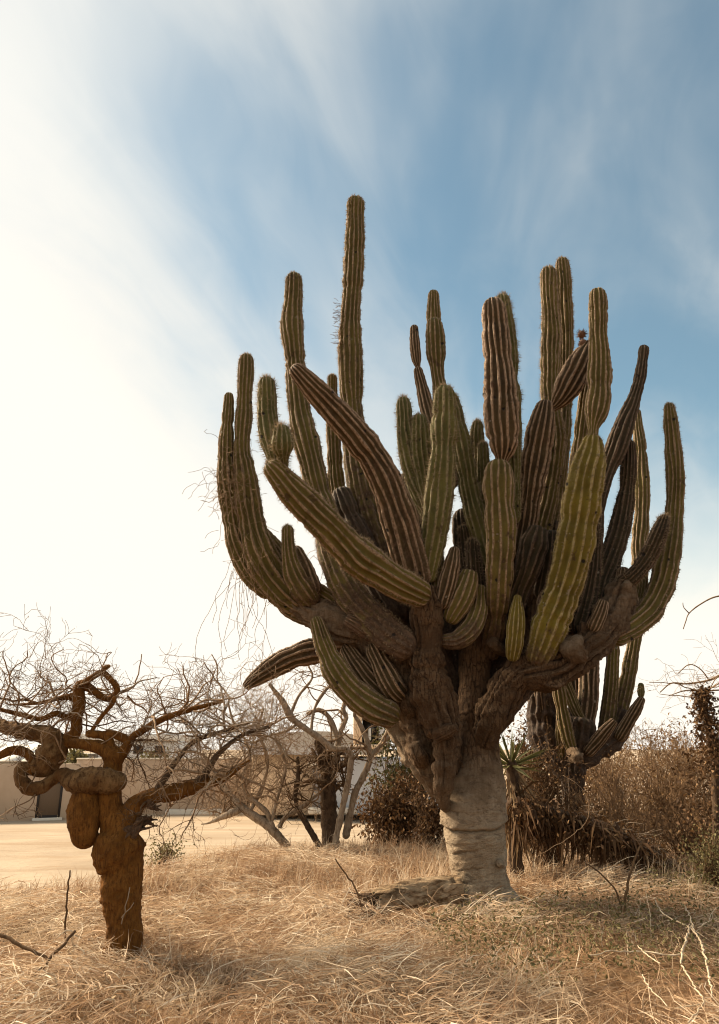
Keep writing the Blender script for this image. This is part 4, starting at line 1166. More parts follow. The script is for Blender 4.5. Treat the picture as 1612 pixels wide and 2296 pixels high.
# jagged broken stub on the right of the trunk
g = Geo()
lr = np.random.default_rng(31)
for k in range(16):
    a, _ = P(272 + lr.uniform(0, 20), 1880 + lr.uniform(-18, 12), TY - 0.05 + lr.uniform(-0.06, 0.06))
    m_, _ = P(308 + lr.uniform(-8, 8), 1852 + lr.uniform(-16, 14), TY - 0.05 + lr.uniform(-0.06, 0.06))
    b_, _ = P(330 + lr.uniform(-8, 24), 1842 + lr.uniform(-18, 16), TY - 0.05 + lr.uniform(-0.05, 0.05))
    C = catmull([a, m_, b_], 5)
    v, f = tube(C, np.linspace(0.035, 0.006, len(C)) * lr.uniform(0.6, 1.2), 6)
    g.add(v + 0.008 * fbm(v * 30, 2)[:, None], f)
g.build('broken_stub', M['broken_wood'], ttree)
g = Geo()
for k in range(7):
    a, _ = P(330 + lr.uniform(-4, 10), 1800 + lr.uniform(-6, 10), TY - 0.04)
    b_, _ = P(348 + lr.uniform(-6, 16), 1808 + lr.uniform(-4, 12), TY - 0.06 + lr.uniform(-0.04, 0.04))
    C = catmull([a, (a + b_) / 2 + lr.normal(0, 0.01, 3), b_], 4)
    v, f = tube(C, np.linspace(0.02, 0.004, len(C)), 5)
    g.add(v, f)
g.build('broken_stub', M['broken_wood'], ttree)

# twig canopy: crooked sprays that start along the upper branches
g = Geo()
gd = Geo()
gp_ = Geo()
lr = np.random.default_rng(5)
paths = [[(x, y, Y) for (x, y, Y, w) in LB[i][1]] for i in (2, 4, 7, 11, 12, 13, 14, 15, 6)]
wts = np.array([1.4, 1.4, 2.4, 1.3, 1.3, 1.3, 2.4, 2.4, 0.8])
wts /= wts.sum()
for k in range(112):
    pt = paths[int(lr.choice(len(paths), p=wts))]
    u = lr.uniform(0.3, 1.0) if len(pt) > 6 else lr.uniform(0.1, 1)
    f = u * (len(pt) - 1)
    i = min(int(f), len(pt) - 2)
    q = np.array(pt[i]) * (1 - (f - i)) + np.array(pt[i + 1]) * (f - i)
    if q[1] > 1765 and lr.random() < 0.6:
        continue
    p, s = P(q[0], q[1], q[2])
    if lr.random() < 0.5:
        p = p + np.array((0, lr.uniform(-0.3, 0.5), lr.uniform(-0.05, 0.05)))
    d = np.array((lr.normal(0.25, 0.8), lr.normal(0, 0.9), lr.uniform(-0.35, 0.75)))
    d /= np.linalg.norm(d)
    uu = lr.random()
    grow(g if uu < 0.66 else (gd if uu < 0.78 else gp_), p, d, lr.uniform(0.35, 0.85), lr.uniform(0.006, 0.012), 3, lr, 0.26, 0.0, (2, 4), 0.62, 0.06, 4, 0.0018, 0.8)
for (x, y) in ((150, 1560), (60, 1560), (230, 1500), (330, 1600), (420, 1580), (480, 1600), (90, 1520), (0, 1560), (-40, 1600), (540, 1620)):
    p, _ = P(x, y, TY + lr.uniform(-0.1, 0.3))
    grow(g, p, (lr.normal(0, 0.4), lr.normal(0, 0.3), 1.0), lr.uniform(0.3, 0.45), 0.005, 2, lr, 0.2, 0.08, (2, 4), 0.6, 0.06, 4, 0.0016, 0.7)
tag(g.build('twigs', M['twig'], ttree), kind='stuff')
tag(gd.build('twigs', M['twig_dark'], ttree), kind='stuff')
tag(gp_.build('twigs', M['pale_bark'], ttree), kind='stuff')


# ---- bare shrubs behind, between the tree and the cactus
def bare_shrub(name, base, label, cat, limbs, mat, n_twig, seed, tw=('twig',), lev=2, tl=(0.4, 0.9), up=0.05, group=None):
    b, _ = P(*base)
    b[2] = float(ground_z(b[0], b[1]))
    root = thing(name, b, label, cat, group)
    lr = np.random.default_rng(seed)
    first = True
    for k, pts in enumerate(limbs):
        mt = mat
        if isinstance(pts[0], str):
            mt, pts = pts[0], pts[1]
        if k == 0:
            # sink the foot into the soil
            x, y, Y, w = pts[0]
            pts = [(x, y + 14, Y, w * 1.1)] + list(pts)
        pts = [(x, y, Y, w * (0.78 if mt == 'pale_bark' else 1.0)) for (x, y, Y, w) in pts]
        limb_obj('trunk' if k == 0 else 'branch', pts, mt, root, 12, 0.04, 0.10, seed + k)
    gs = {t: Geo() for t in tw}
    for k in range(n_twig):
        pts = limbs[int(lr.integers(0, len(limbs)))]
        if isinstance(pts[0], str):
            pts = pts[1]
        f = lr.uniform(0.35, 1.0) * (len(pts) - 1)
        i = min(int(f), len(pts) - 2)
        q = np.array(pts[i]) * (1 - (f - i)) + np.array(pts[i + 1]) * (f - i)
        p, s = P(q[0], q[1], q[2])
        d = np.array((lr.normal(0, 0.8), lr.normal(0, 0.8), lr.uniform(-0.2, 1.0)))
        d /= np.linalg.norm(d)
        grow(gs[tw[int(lr.integers(0, len(tw)))]], p, d, lr.uniform(*tl), max(0.006, q[3] * s * 0.4), lev, lr, 0.26, up, (3, 5), 0.62, 0.09, 4, 0.0028, 0.8)
    for t, gg in gs.items():
        if gg.n:
            tag(gg.build('twigs', M[t], root), kind='stuff')
    return root


SY = 13.6
bare_shrub('bare_shrub', (643, 1899, SY), 'leafless shrub leaning left with a broken low branch', 'shrub', [
    [(643, 1899, SY, 12), (612, 1862, SY, 12), (587, 1842, SY, 11), (560, 1824, SY, 10), (544, 1812, SY, 9), (515, 1780, SY + 0.1, 6), (490, 1740, SY + 0.2, 5), (460, 1700, SY + 0.2, 4)],
    [(544, 1813, SY, 9), (515, 1825, SY - 0.1, 9), (485, 1838, SY - 0.1, 6), (466, 1846, SY - 0.1, 3), (452, 1848, SY - 0.1, 1.5)],
    [(613, 1862, SY, 9), (600, 1825, SY, 7), (575, 1800, SY, 7), (550, 1779, SY, 6), (545, 1740, SY, 5), (560, 1690, SY, 4), (540, 1640, SY, 3)],
    [(627, 1852, SY, 7), (640, 1832, SY, 6), (667, 1816, SY, 6), (700, 1790, SY, 5), (720, 1776, SY, 4)],
    [(607, 1850, SY, 5), (622, 1790, SY, 4), (640, 1720, SY, 4), (620, 1660, SY, 3)],
    [(560, 1822, SY, 5), (590, 1760, SY + 0.2, 5), (600, 1700, SY + 0.2, 4), (580, 1640, SY + 0.3, 3), (590, 1590, SY + 0.3, 3)],
], 'pale_bark', 34, 71, ('twig',), 3, (0.5, 1.2))
bare_shrub('bare_tree', (753, 1885, SY), 'pale smooth-barked bare tree with bent forking stems', 'tree', [
    [(753, 1882, SY - 0.2, 10), (762, 1840, SY - 0.2, 9), (770, 1803, SY - 0.2, 9), (779, 1760, SY - 0.2, 9), (786, 1720, SY - 0.2, 9), (787, 1690, SY - 0.2, 9), (770, 1680, SY - 0.2, 8), (745, 1678, SY - 0.2, 8), (720, 1658, SY - 0.2, 8), (697, 1641, SY - 0.2, 8), (668, 1622, SY - 0.2, 9), (650, 1606, SY - 0.2, 9), (638, 1580, SY - 0.2, 8), (624, 1560, SY - 0.2, 7), (605, 1535, SY - 0.2, 5)],
    [(776, 1872, SY, 11), (784, 1830, SY, 9), (796, 1779, SY, 9), (815, 1740, SY, 9), (829, 1703, SY, 9), (824, 1665, SY, 8), (815, 1640, SY, 7), (802, 1615, SY, 6), (795, 1600, SY, 5), (812, 1575, SY, 4), (805, 1555, SY, 3)],
    [(828, 1698, SY, 7), (845, 1680, SY, 7), (862, 1660, SY, 6), (880, 1647, SY, 5), (895, 1643, SY, 4)],
    [(850, 1674, SY, 6), (868, 1640, SY, 5), (872, 1610, SY, 4)],
    ['pale_bark', [(740, 1735, SY + 0.1, 9), (752, 1700, SY + 0.1, 9), (760, 1670, SY + 0.1, 8), (748, 1630, SY + 0.1, 7), (735, 1605, SY + 0.1, 7), (715, 1592, SY + 0.1, 6), (690, 1600, SY + 0.1, 5)]],
    ['pale_bark', [(756, 1687, SY + 0.1, 8), (764, 1640, SY + 0.1, 7), (776, 1610, SY + 0.1, 7), (770, 1590, SY + 0.1, 6), (778, 1560, SY + 0.1, 6), (790, 1520, SY + 0.1, 5)]],
    [(697, 1641, SY - 0.2, 5), (705, 1590, SY - 0.1, 4), (728, 1550, SY - 0.1, 4), (760, 1520, SY, 3)],
    [(668, 1622, SY - 0.2, 4), (640, 1640, SY - 0.2, 4), (600, 1650, SY - 0.2, 3), (570, 1665, SY - 0.2, 3)],
    [(650, 1606, SY - 0.2, 4), (670, 1560, SY - 0.2, 4), (700, 1520, SY - 0.2, 3), (690, 1490, SY - 0.2, 2.5)],
], 'pale_bark', 30, 81, ('twig',), 2, (0.5, 1.1))
bare_shrub('dead_tree', (743, 1892, SY), 'dark upright dead trunk among the pale bare stems', 'tree', [
    [(743, 1895, SY + 0.15, 19), (738, 1840, SY + 0.15, 18), (736, 1790, SY + 0.15, 17), (736, 1740, SY + 0.15, 16), (728, 1700, SY + 0.15, 12), (712, 1665, SY + 0.15, 8)],
    [(716, 1899, SY, 7), (690, 1852, SY, 6), (663, 1799, SY, 5), (668, 1746, SY, 5), (668, 1700, SY, 4)],
], 'dark_bark', 26, 91, ('twig_dark',), 2, (0.4, 0.8))


# ---- leafy and brushy bushes
def bush(name, label, cat, cx, cy, Y, hw, hh, n_leaf, leaf, size, seed, ntw=60, twm='twig_dark', group=None, depth=0.6, droop=0.0, lev=2, aspect=2.0, dense=0.0, up=0.03):
    """Scrub bush: cx, cy centre of its crown in the picture, hw, hh its half extents; many fine stems and separate leaves."""
    lr = np.random.default_rng(seed)
    c, s = P(cx, cy, Y)
    gz = float(ground_z(c[0], Y))
    root = thing(name, (c[0], Y, gz), label, cat, group)
    RX, RZ = hw * s, hh * s
    RY = RX * depth
    top = c[2] + RZ
    g = Geo()
    tips = []
    for k in range(ntw):
        x0 = np.array((c[0] + lr.normal(0, RX * 0.3), Y + lr.normal(0, RY * 0.3), gz - 0.05))
        e = lr.normal(0, 1, 3)
        e /= np.linalg.norm(e)
        e *= lr.random() ** 0.4
        x1 = c + e * np.array((RX, RY, RZ))
        d = x1 - x0
        L = np.linalg.norm(d)
        m1 = x0 + d * 0.5 + lr.normal(0, L * 0.07, 3)
        C = catmull([x0, m1, x1], 4)
        C[1:-1] += lr.normal(0, L * 0.02, C[1:-1].shape)
        v, f = tube(C, np.linspace(0.012, 0.004, len(C)) * lr.uniform(0.7, 1.4), 4)
        g.add(v, f)
        for q in range(int(lr.integers(2, 5))):
            i = int(lr.integers(len(C) // 3, len(C)))
            nd = d / L * 0.5 + lr.normal(0, 0.7, 3)
            grow(g, C[i], nd / np.linalg.norm(nd), lr.uniform(0.25, 0.55) * min(1, RZ), 0.005, lev - 1, lr, 0.38, up, (2, 4), 0.6, 0.07, 3, 0.0022, 0.9)
        tips.append(C[len(C) // 2:])
    st = g.build('stems', M[twm], root)
    tag(st, kind='stuff')
    if n_leaf:
        tips = np.concatenate(tips)
        gl = Geo()
        i = lr.integers(0, len(tips), n_leaf)
        pos = tips[i] + lr.normal(0, 0.13, (n_leaf, 3)) * np.array((1, 1, 1))
        # gaps: drop the leaves where a coarse noise is low
        keep = fbm(pos * 2.2 + seed, 2) > -0.10 + lr.normal(0, 0.05, n_leaf) - dense
        pos = pos[keep]
        pos = pos[pos[:, 2] > gz]
        nn = lr.normal(0, 1, pos.shape)
        leaves(gl, pos, nn, size, lr, aspect, droop)
        tag(gl.build('foliage', M[leaf], root), kind='stuff')
    return root


bush('leafy_bush', 'dull green leafy bush behind the cactus trunk in front of the grey house', 'bush', 905, 1690, 15.5, 90, 85, 5200, 'leaf_green', 0.085, 201, 60)
bush('withered_bush', 'bush of hanging withered brown leaves left of the cactus trunk', 'bush', 885, 1795, 14.6, 105, 62, 4200, 'leaf_dead', 0.085, 202, 60, droop=0.9)
bush('withered_bush', 'low withered brown bush close beside the pale cactus trunk', 'bush', 965, 1815, 13.6, 45, 50, 1800, 'leaf_dead', 0.075, 203, 36, droop=0.6)
bush('garden_tree', 'small green tree rising behind the tan wall', 'tree', 170, 1700, 40.0, 32, 28, 1500, 'leaf_sage', 0.28, 204, 26)
bush('garden_shrub', 'green shrub poking above the tan wall beside the white house', 'shrub', 350, 1704, 40.0, 42, 20, 1400, 'leaf_sage', 0.28, 205, 20)
bush('green_shrublet', 'knee-high green shrublet at the edge of the sandy lot', 'shrub', 372, 1908, 11.0, 34, 24, 700, 'leaf_sage', 0.045, 206, 26, lev=1)

# brush wall on the right
BR = [
    (1345, 1790, 10.75, 95, 75, 1500, 'leaf_rust', 0.04, 'rust-brown brush tangled around the foot of the rear cactus'),
    (1215, 1755, 10.9, 62, 100, 3400, 'leaf_dead', 0.05, 'dark brush thicket between the trunk and the rear cactus'),
    (1470, 1740, 13.5, 115, 130, 2400, 'leaf_rust', 0.045, 'tall dense brown scrub right of the rear cactus'),
    (1580, 1720, 12.8, 95, 150, 2200, 'leaf_rust', 0.045, 'tall brown scrub beside the vine-covered post'),
    (1420, 1850, 10.9, 90, 55, 700, 'leaf_rust', 0.035, 'pale twiggy low bush in front of the scrub'),
    (1540, 1860, 11.2, 80, 70, 1600, 'leaf_dead', 0.045, 'dark low bush at the foot of the tall scrub'),
    (1680, 1780, 11.5, 90, 140, 3000, 'leaf_dead', 0.055, 'brown scrub behind the vine-covered post'),
    (1400, 1690, 15.5, 170, 100, 1800, 'leaf_rust', 0.05, 'open twiggy scrub showing sky through it behind the rear cactus'),
    (1200, 1690, 13.2, 75, 120, 4200, 'leaf_dead', 0.07, 'dark leafy thicket filling the gap behind the yucca'),
    (1330, 1700, 19.0, 110, 55, 3000, 'leaf_rust', 0.09, 'far brown scrub seen under the rear cactus'),
    (1500, 1690, 19.5, 130, 75, 3600, 'leaf_rust', 0.09, 'far brown scrub closing the view behind the tall scrub'),
    (1680, 1690, 20.0, 120, 80, 2400, 'leaf_rust', 0.09, 'far brown scrub behind the bare branch ends'),
]
for k, (cx, cy, Y, hw, hh, nl, lf, sz, lb) in enumerate(BR):
    bush('scrub_bush', lb, 'bush', cx, cy, Y, hw, hh, nl, lf, sz, 300 + k, 62, 'twig_dark' if k in (1, 5, 8) else 'twig_mid', 'brush behind the big cactus', 0.6, 0.25, 3 if k in (2, 3, 7) else 2)

# ------------------------------------------------------------------ second cactus, further back
RC = 11.4
rb_, _ = P(1290, 1790, RC)
rb_[2] = float(ground_z(rb_[0], RC))
rear = thing('rear_cactus', rb_, 'smaller clump of ribbed cactus columns rising from the brush', 'cactus')
stem('trunk', [(1300, 1625, RC, 34), (1296, 1665, RC, 36), (1288, 1710, RC, 30), (1285, 1760, RC, 26), (1285, 1830, RC, 24)], 'stem_dark', rear, age=(0.8, 0.6), nribs=12, depth=0.4, knobs=0.6, tip='blunt')
stem('limb', [(1400, 1600, RC + 0.2, 20), (1385, 1640, RC + 0.2, 26), (1350, 1670, RC + 0.1, 26), (1305, 1700, RC, 26)], 'stem_dark', rear, age=(0.8, 0.6), nribs=12, depth=0.4, knobs=0.6, tip='blunt')
stem('limb', [(1212, 1560, RC + 0.3, 26), (1214, 1610, RC + 0.3, 32), (1222, 1665, RC + 0.2, 30), (1250, 1710, RC + 0.1, 26), (1285, 1750, RC, 22)], 'stem_dark', rear, age=(0.8, 0.6), nribs=12, depth=0.4, knobs=0.6, tip='blunt')
bark_stem('stump', [(1295, 1702, RC - 0.5, 13), (1290, 1695, RC - 0.4, 17), (1285, 1688, RC - 0.25, 16)], rear, age=(0.75, 0.65), knobs=0.8, ds=0.015)
for mt, pts, kw in [
    (B_, [(1322, 1340, RC + 0.2, 18), (1321, 1420, RC + 0.2, 21), (1320, 1480, RC + 0.2, 22), (1319, 1560, RC + 0.15, 23), (1312, 1620, RC + 0.1, 22), (1305, 1660, RC, 18)], dict(age=(0.4, 0.1))),
    (D_, [(1283, 1420, RC + 0.5, 16), (1285, 1500, RC + 0.5, 19), (1290, 1570, RC + 0.4, 20), (1300, 1640, RC + 0.2, 20)], dict(age=(0.4, 0.2))),
    (O_, [(1373, 1330, RC + 0.2, 12), (1374, 1400, RC + 0.2, 14), (1374, 1470, RC + 0.2, 15), (1370, 1540, RC + 0.2, 16), (1364, 1600, RC + 0.2, 17), (1355, 1650, RC + 0.15, 16)], dict(age=(0.6, 0.0))),
    (O_, [(1429, 926, RC + 0.3, 9), (1431, 960, RC + 0.3, 12), (1436, 1010, RC + 0.3, 15), (1440, 1090, RC + 0.3, 16), (1439, 1160, RC + 0.3, 17), (1434, 1220, RC + 0.3, 18), (1436, 1300, RC + 0.3, 16), (1432, 1380, RC + 0.3, 15), (1420, 1450, RC + 0.3, 16), (1408, 1520, RC + 0.3, 17), (1393, 1590, RC + 0.25, 18), (1375, 1640, RC + 0.2, 18)], dict(age=(0.7, 0.0), age_pow=0.5)),
    (G_, [(1437, 1539, RC - 0.1, 7), (1437, 1553, RC - 0.1, 8), (1437, 1566, RC - 0.1, 4)], dict(age=(0, 0), ds=0.012)),
    (B_, [(1436, 1572, RC - 0.1, 10), (1425, 1592, RC - 0.08, 14), (1408, 1620, RC - 0.05, 15), (1390, 1650, RC, 14)], dict(age=(0.3, 0.1))),
    (O_, [(1247, 1510, RC - 0.2, 12), (1254, 1550, RC - 0.2, 15), (1262, 1600, RC - 0.2, 16), (1272, 1650, RC - 0.2, 16), (1285, 1690, RC - 0.2, 13)], dict(age=(0.3, 0.0))),
    (O_, [(1262, 1520, RC + 0.1, 12), (1278, 1560, RC + 0.1, 13), (1295, 1600, RC + 0.05, 13), (1312, 1625, RC, 11)], dict(age=(0.4, 0.1))),
    (B_, [(1203, 1500, RC + 0.2, 12), (1210, 1550, RC + 0.2, 14), (1217, 1600, RC + 0.2, 14), (1224, 1660, RC + 0.15, 14)], dict(age=(0.5, 0.2))),
    (B_, [(1376, 1618, RC - 0.35, 9), (1362, 1634, RC - 0.32, 13), (1342, 1658, RC - 0.25, 14), (1320, 1684, RC - 0.2, 13)], dict(age=(0.2, 0.1), tip='blunt')),
    (D_, [(1240, 1550, RC + 0.4, 14), (1242, 1610, RC + 0.4, 18), (1250, 1670, RC + 0.3, 18)], dict(age=(0.5, 0.3))),
    (O_, [(1258, 1600, RC, 10), (1256, 1650, RC, 12), (1260, 1700, RC, 12)], dict(age=(0.5, 0.5), tip='blunt')),
]:
    kw.setdefault('nribs', 11)
    stem('stem', pts, mt, rear, **kw)

# ------------------------------------------------------------------ dry grass caught in the left arms of the big cactus
lr = np.random.default_rng(77)
g = Geo()


def hair(g, p, d, L, r, lr, crook=0.35, grav=0.1, seg=0.05):
    n = max(4, int(L / seg))
    pts = [np.array(p, float)]
    d = np.array(d, float)
    for i in range(n):
        d = d + lr.normal(0, crook, 3) - np.array((0, 0, grav))
        d /= np.linalg.norm(d)
        pts.append(pts[-1] + d * L / n)
    v, f = tube(np.array(pts), np.full(n + 1, r), 3)
    g.add(v, f)


for k in range(150):
    u = lr.random()
    if u < 0.45:
        x, y = lr.normal(512, 16), lr.normal(1080, 34)
    elif u < 0.8:
        x, y = lr.normal(560, 26), lr.normal(1230, 45)
    else:
        x, y = lr.normal(520, 30), lr.normal(1120, 60)
    p, _ = P(x, y, 8.28 + lr.uniform(-0.05, 0.2))
    hair(g, p, lr.normal(0, 1, 3), lr.uniform(0.2, 0.6), 0.0026, lr, 0.45, 0.10)
for k in range(26):
    p, _ = P(lr.uniform(515, 600), lr.uniform(1180, 1320), 8.3 + lr.uniform(0, 0.25))
    hair(g, p, (lr.normal(-0.2, 0.3), lr.normal(0, 0.3), -0.6), lr.uniform(0.5, 1.25), 0.003, lr, 0.22, 0.25)
for k in range(18):
    p, _ = P(lr.uniform(700, 760), lr.uniform(1220, 1260), 8.3 + lr.uniform(0, 0.2))
    hair(g, p, (lr.normal(0, 0.5), 0, -0.5), lr.uniform(0.2, 0.45), 0.0028, lr, 0.3, 0.2)
for k in range(60):
    p, _ = P(lr.normal(764, 4), lr.choice([705, 745, 700, 755]) + lr.normal(0, 14), 9.2)
    hair(g, p, (-0.8, lr.normal(0, 0.4), lr.normal(0, 0.6)), lr.uniform(0.05, 0.14), 0.003, lr, 0.3, 0.0, 0.03)
hg = g.build('hanging_grass', M['twig'], None, P(520, 1100, 8.3)[0])
tag(hg, 'wisps of dry grass tangled in the cactus arms', 'dry grass', None, 'stuff')

# ------------------------------------------------------------------ yucca beside the trunk
YY = 9.9
yb, ys_ = P(1146, 1712, YY)
gz = float(ground_z(yb[0], YY))
yroot = thing('yucca', (yb[0], YY, gz), 'spiky green yucca rosette above a skirt of dead leaves', 'plant')
limb_obj('trunk', [(1160, 2000, YY, 16), (1158, 1940, YY, 15), (1154, 1840, YY, 14), (1150, 1760, YY, 13), (1147, 1715, YY, 12)], 'dark_bark', yroot, 14, 0.04, 0.14, 61)


def blade_mesh(name, L, W, bend, mat, shade):
    n = 6
    t = np.linspace(0, 1, n + 1)
    wdt = W * np.sin(np.clip(t * 1.02 + 0.12, 0, 1) * math.pi) ** 0.7
    wdt[-1] = 0.001
    z = t * L
    y = -bend * L * t ** 2
    V = []
    for i in range(n + 1):
        V += [(-wdt[i], y[i] + wdt[i] * 0.35, z[i]), (0, y[i], z[i]), (wdt[i], y[i] + wdt[i] * 0.35, z[i])]
    F = []
    for i in range(n):
        for k in range(2):
            a = i * 3 + k
            F.append((a, a + 1, a + 4, a + 3))
    return mesh_from(name, V, np.array(F), M[mat], {'shade': np.full(len(V), shade)})


blades = [blade_mesh('yucca_leaf', 0.52, 0.014, b, 'yucca', s) for (b, s) in ((0.05, 0.2), (0.12, 0.5), (0.2, 0.75), (0.1, 0.9))]
deadb = [blade_mesh('dead_leaf', 0.55, 0.013, b, 'straw', s) for (b, s) in ((0.15, 0.1), (0.3, 0.4), (0.2, 0.7))]
lr = np.random.default_rng(63)
from mathutils import Vector, Quaternion


def place_blade(me, name, parent, base, d, sc_, roll):
    o = bpy.data.objects.new(name, me)
    sc.collection.objects.link(o)
    o.parent = parent
    o.location = [float(a - b) for a, b in zip(base, root_loc(parent))]
    q = Vector((0, 0, 1)).rotation_difference(Vector([float(v) for v in d]))
    o.rotation_mode = 'QUATERNION'
    o.rotation_quaternion = q @ Quaternion((0, 0, 1), roll)
    o.scale = (sc_, sc_, sc_)
    return o


top = P(1146, 1716, YY)[0]
for k in range(64):
    az = lr.uniform(0, 2 * math.pi)
    el = math.asin(lr.uniform(-0.25, 0.98))
    d = np.array((math.cos(az) * math.cos(el), math.sin(az) * math.cos(el), math.sin(el)))
    place_blade(blades[k % 4], 'leaf', yroot, top + d * 0.03, d, lr.uniform(0.75, 1.1), lr.uniform(0, 6.28))
for k in range(170):
    az = lr.uniform(0, 2 * math.pi)
    el = R(lr.uniform(-86, -48))
    d = np.array((math.cos(az) * math.cos(el), math.sin(az) * math.cos(el), math.sin(el)))
    b_ = P(1148 + lr.normal(0, 5), lr.uniform(1722, 1850), YY)[0] + np.array((math.cos(az), math.sin(az), 0)) * 0.05
    place_blade(deadb[k % 3], 'dead_leaf', yroot, b_, d, lr.uniform(0.7, 1.25), lr.uniform(0, 6.28))

# ------------------------------------------------------------------ fallen stalk hung with dead leaves
HY = 9.75
hb, _ = P(1340, 1960, HY)
heap = thing('fallen_yucca', (hb[0], HY, float(ground_z(hb[0], HY))), 'toppled dead stalk buried under hanging dark brown leaves', 'dead plant')
spine_pts = [(1150, 1800, HY, 11), (1200, 1815, HY, 13), (1260, 1832, HY, 14), (1330, 1855, HY - 0.05, 14), (1400, 1882, HY - 0.1, 12), (1460, 1915, HY - 0.15, 9), (1535, 1962, HY - 0.2, 6)]
limb_obj('stalk', spine_pts, 'dark_bark', heap, 12, 0.04, 0.16, 64)
lr = np.random.default_rng(65)
sp = catmull([(*P(x, y, Y)[0], 0) for (x, y, Y, w) in spine_pts], 12)[:, :3]
gl = Geo()
gp = Geo()
N = 1500
i = lr.integers(0, int(len(sp) * 0.86), N)
p0 = sp[i] + lr.normal(0, 0.06, (N, 3)) * np.array((1, 1.6, 1))
for k in range(N):
    d = np.array((lr.normal(0, 0.35), lr.normal(-0.25, 0.5), lr.normal(-0.8, 0.45)))
    d /= np.linalg.norm(d)
    L = lr.uniform(0.10, 0.42) * (1.15 if lr.random() < 0.5 else 0.6)
    m1 = p0[k] + d * L * 0.5 + np.array((0, lr.normal(0, 0.02), 0.03))
    e1 = p0[k] + d * L - np.array((0, 0, L * 0.25))
    e1[2] = max(e1[2], float(ground_z(e1[0], e1[1])) + 0.01)
    S = np.cross(d, lr.normal(0, 1, 3))
    S /= np.linalg.norm(S) + 1e-9
    w = lr.uniform(0.006, 0.022)
    V = np.array([p0[k] - S * w * 0.5, p0[k] + S * w * 0.5, m1 - S * w, m1 + S * w, e1])
    gl.add(V, [np.array([(0, 1, 3, 2)]), np.array([(2, 3, 4)])], shade=lr.random() * 0.9)
n = 2600
pos = sp[lr.integers(0, int(len(sp) * 0.9), n)] + lr.normal(0, 0.11, (n, 3)) * np.array((1, 1.5, 1)) - np.array((0, 0, 0.08))
leaves(gl, pos, lr.normal(0, 1, pos.shape), 0.06, lr, 2.0, 0.8)
tag(gl.build('dead_leaves', M['leaf_dead'], heap), kind='stuff')
for k in range(60):
    a = sp[int(len(sp) * lr.uniform(0.68, 0.85))] + lr.normal(0, 0.04, 3)
    b_ = P(lr.uniform(1480, 1545), lr.uniform(1930, 1972), HY - 0.3 + lr.uniform(-0.2, 0.2))[0]
    v, f = tube(catmull([a, (a + b_) / 2 + lr.normal(0, 0.04, 3), b_], 4), np.full(9, 0.0035), 3)
    gp.add(v, f)
for k in range(40):
    a = sp[int(len(sp) * lr.uniform(0.4, 0.75))] + lr.normal(0, 0.05, 3) + (0, 0, 0.06)
    b_ = a + np.array((lr.uniform(0.1, 0.4), lr.normal(0, 0.1), lr.uniform(-0.2, 0.08)))
    v, f = tube(catmull([a, (a + b_) / 2 + lr.normal(0, 0.03, 3), b_], 3), np.full(7, 0.003), 3)
    gp.add(v, f)
tag(gp.build('leaf_fibres', M['pale_bark'], heap), kind='stuff')

# ------------------------------------------------------------------ fallen log by the trunk
LY = 8.35
lb_, _ = P(900, 2050, LY)
log = thing('fallen_log', (lb_[0], LY, float(ground_z(lb_[0], LY))), 'bleached broken log lying against the foot of the cactus', 'log')
def log_shell():
    a, _ = P(1030, 1994, LY + 0.02)
    b, _ = P(822, 2026, LY - 0.22)
    ax = (b - a) / np.linalg.norm(b - a)
    L = np.linalg.norm(b - a)
    sd = np.cross(ax, (0, 0, 1.0))
    sd /= np.linalg.norm(sd)
    up_ = np.cross(sd, ax)
    ns, nr = 48, 70
    th = np.arange(ns) * 2 * math.pi / ns
    t = np.linspace(0, 1, nr)
    ring = sd[None] * np.cos(th)[:, None] + up_[None] * np.sin(th)[:, None]
    jag = L * (1 - 0.07 * np.abs(fbm(np.stack([np.cos(th) * 3, np.sin(th) * 3, 0 * th + 2], -1), 3)) * 4 - 0.05 * (np.sin(th) > 0.3))
    s_ = t[:, None] * jag[None]
    C = a[None, None] + ax[None, None] * s_[..., None]
    V0 = C + ring[None] * 0.125
    bow = 0.02 * np.sin(t * 3.0 + 0.4)
    r = 0.125 * (1.04 - 0.10 * t[:, None]) * (1 + 0.12 * fbm(V0 * np.array((2.0, 8.0, 8.0)), 3) + 0.30 * fbm(V0 * np.array((5.0, 22.0, 22.0)) + 3, 3))
    crack = np.exp(-((np.abs(fbm(V0 * np.array((1.6, 13.0, 13.0)) + 9, 2))) / 0.03) ** 2)
    r = r - 0.022 * crack
    V = C + ring[None] * r[..., None] + up_[None, None] * bow[:, None, None]
    inner = V[-1] - ring * 0.035
    deep = V[-14] - ring * 0.055
    W = np.concatenate([V.reshape(-1, 3), inner, deep])
    F = grid_faces(nr + 2, ns)
    obj('log_body', W, F, M['log'], log)


log_shell()
g = Geo()
lr = np.random.default_rng(67)
for k in range(80):
    an = lr.uniform(0, 6.28)
    rr = lr.uniform(0.02, 0.10)
    c, s = P(832 + lr.uniform(-4, 20), 2028, LY - 0.21)
    a = c + np.array((0, math.cos(an) * rr, math.sin(an) * rr))
    L = lr.uniform(0.08, 0.3)
    b_ = a + np.array((-L, lr.normal(0, 0.04), lr.normal(-0.03, 0.05)))
    b_[2] = max(b_[2], float(ground_z(b_[0], b_[1])) + 0.01)
    v, f = tube(catmull([a, (a + b_) / 2 + lr.normal(0, 0.012, 3), b_], 3), np.linspace(0.02, 0.004, 7) * lr.uniform(0.5, 1.2), 5)
    g.add(v, f)
g.build('splintered_end', M['broken_wood'], log)

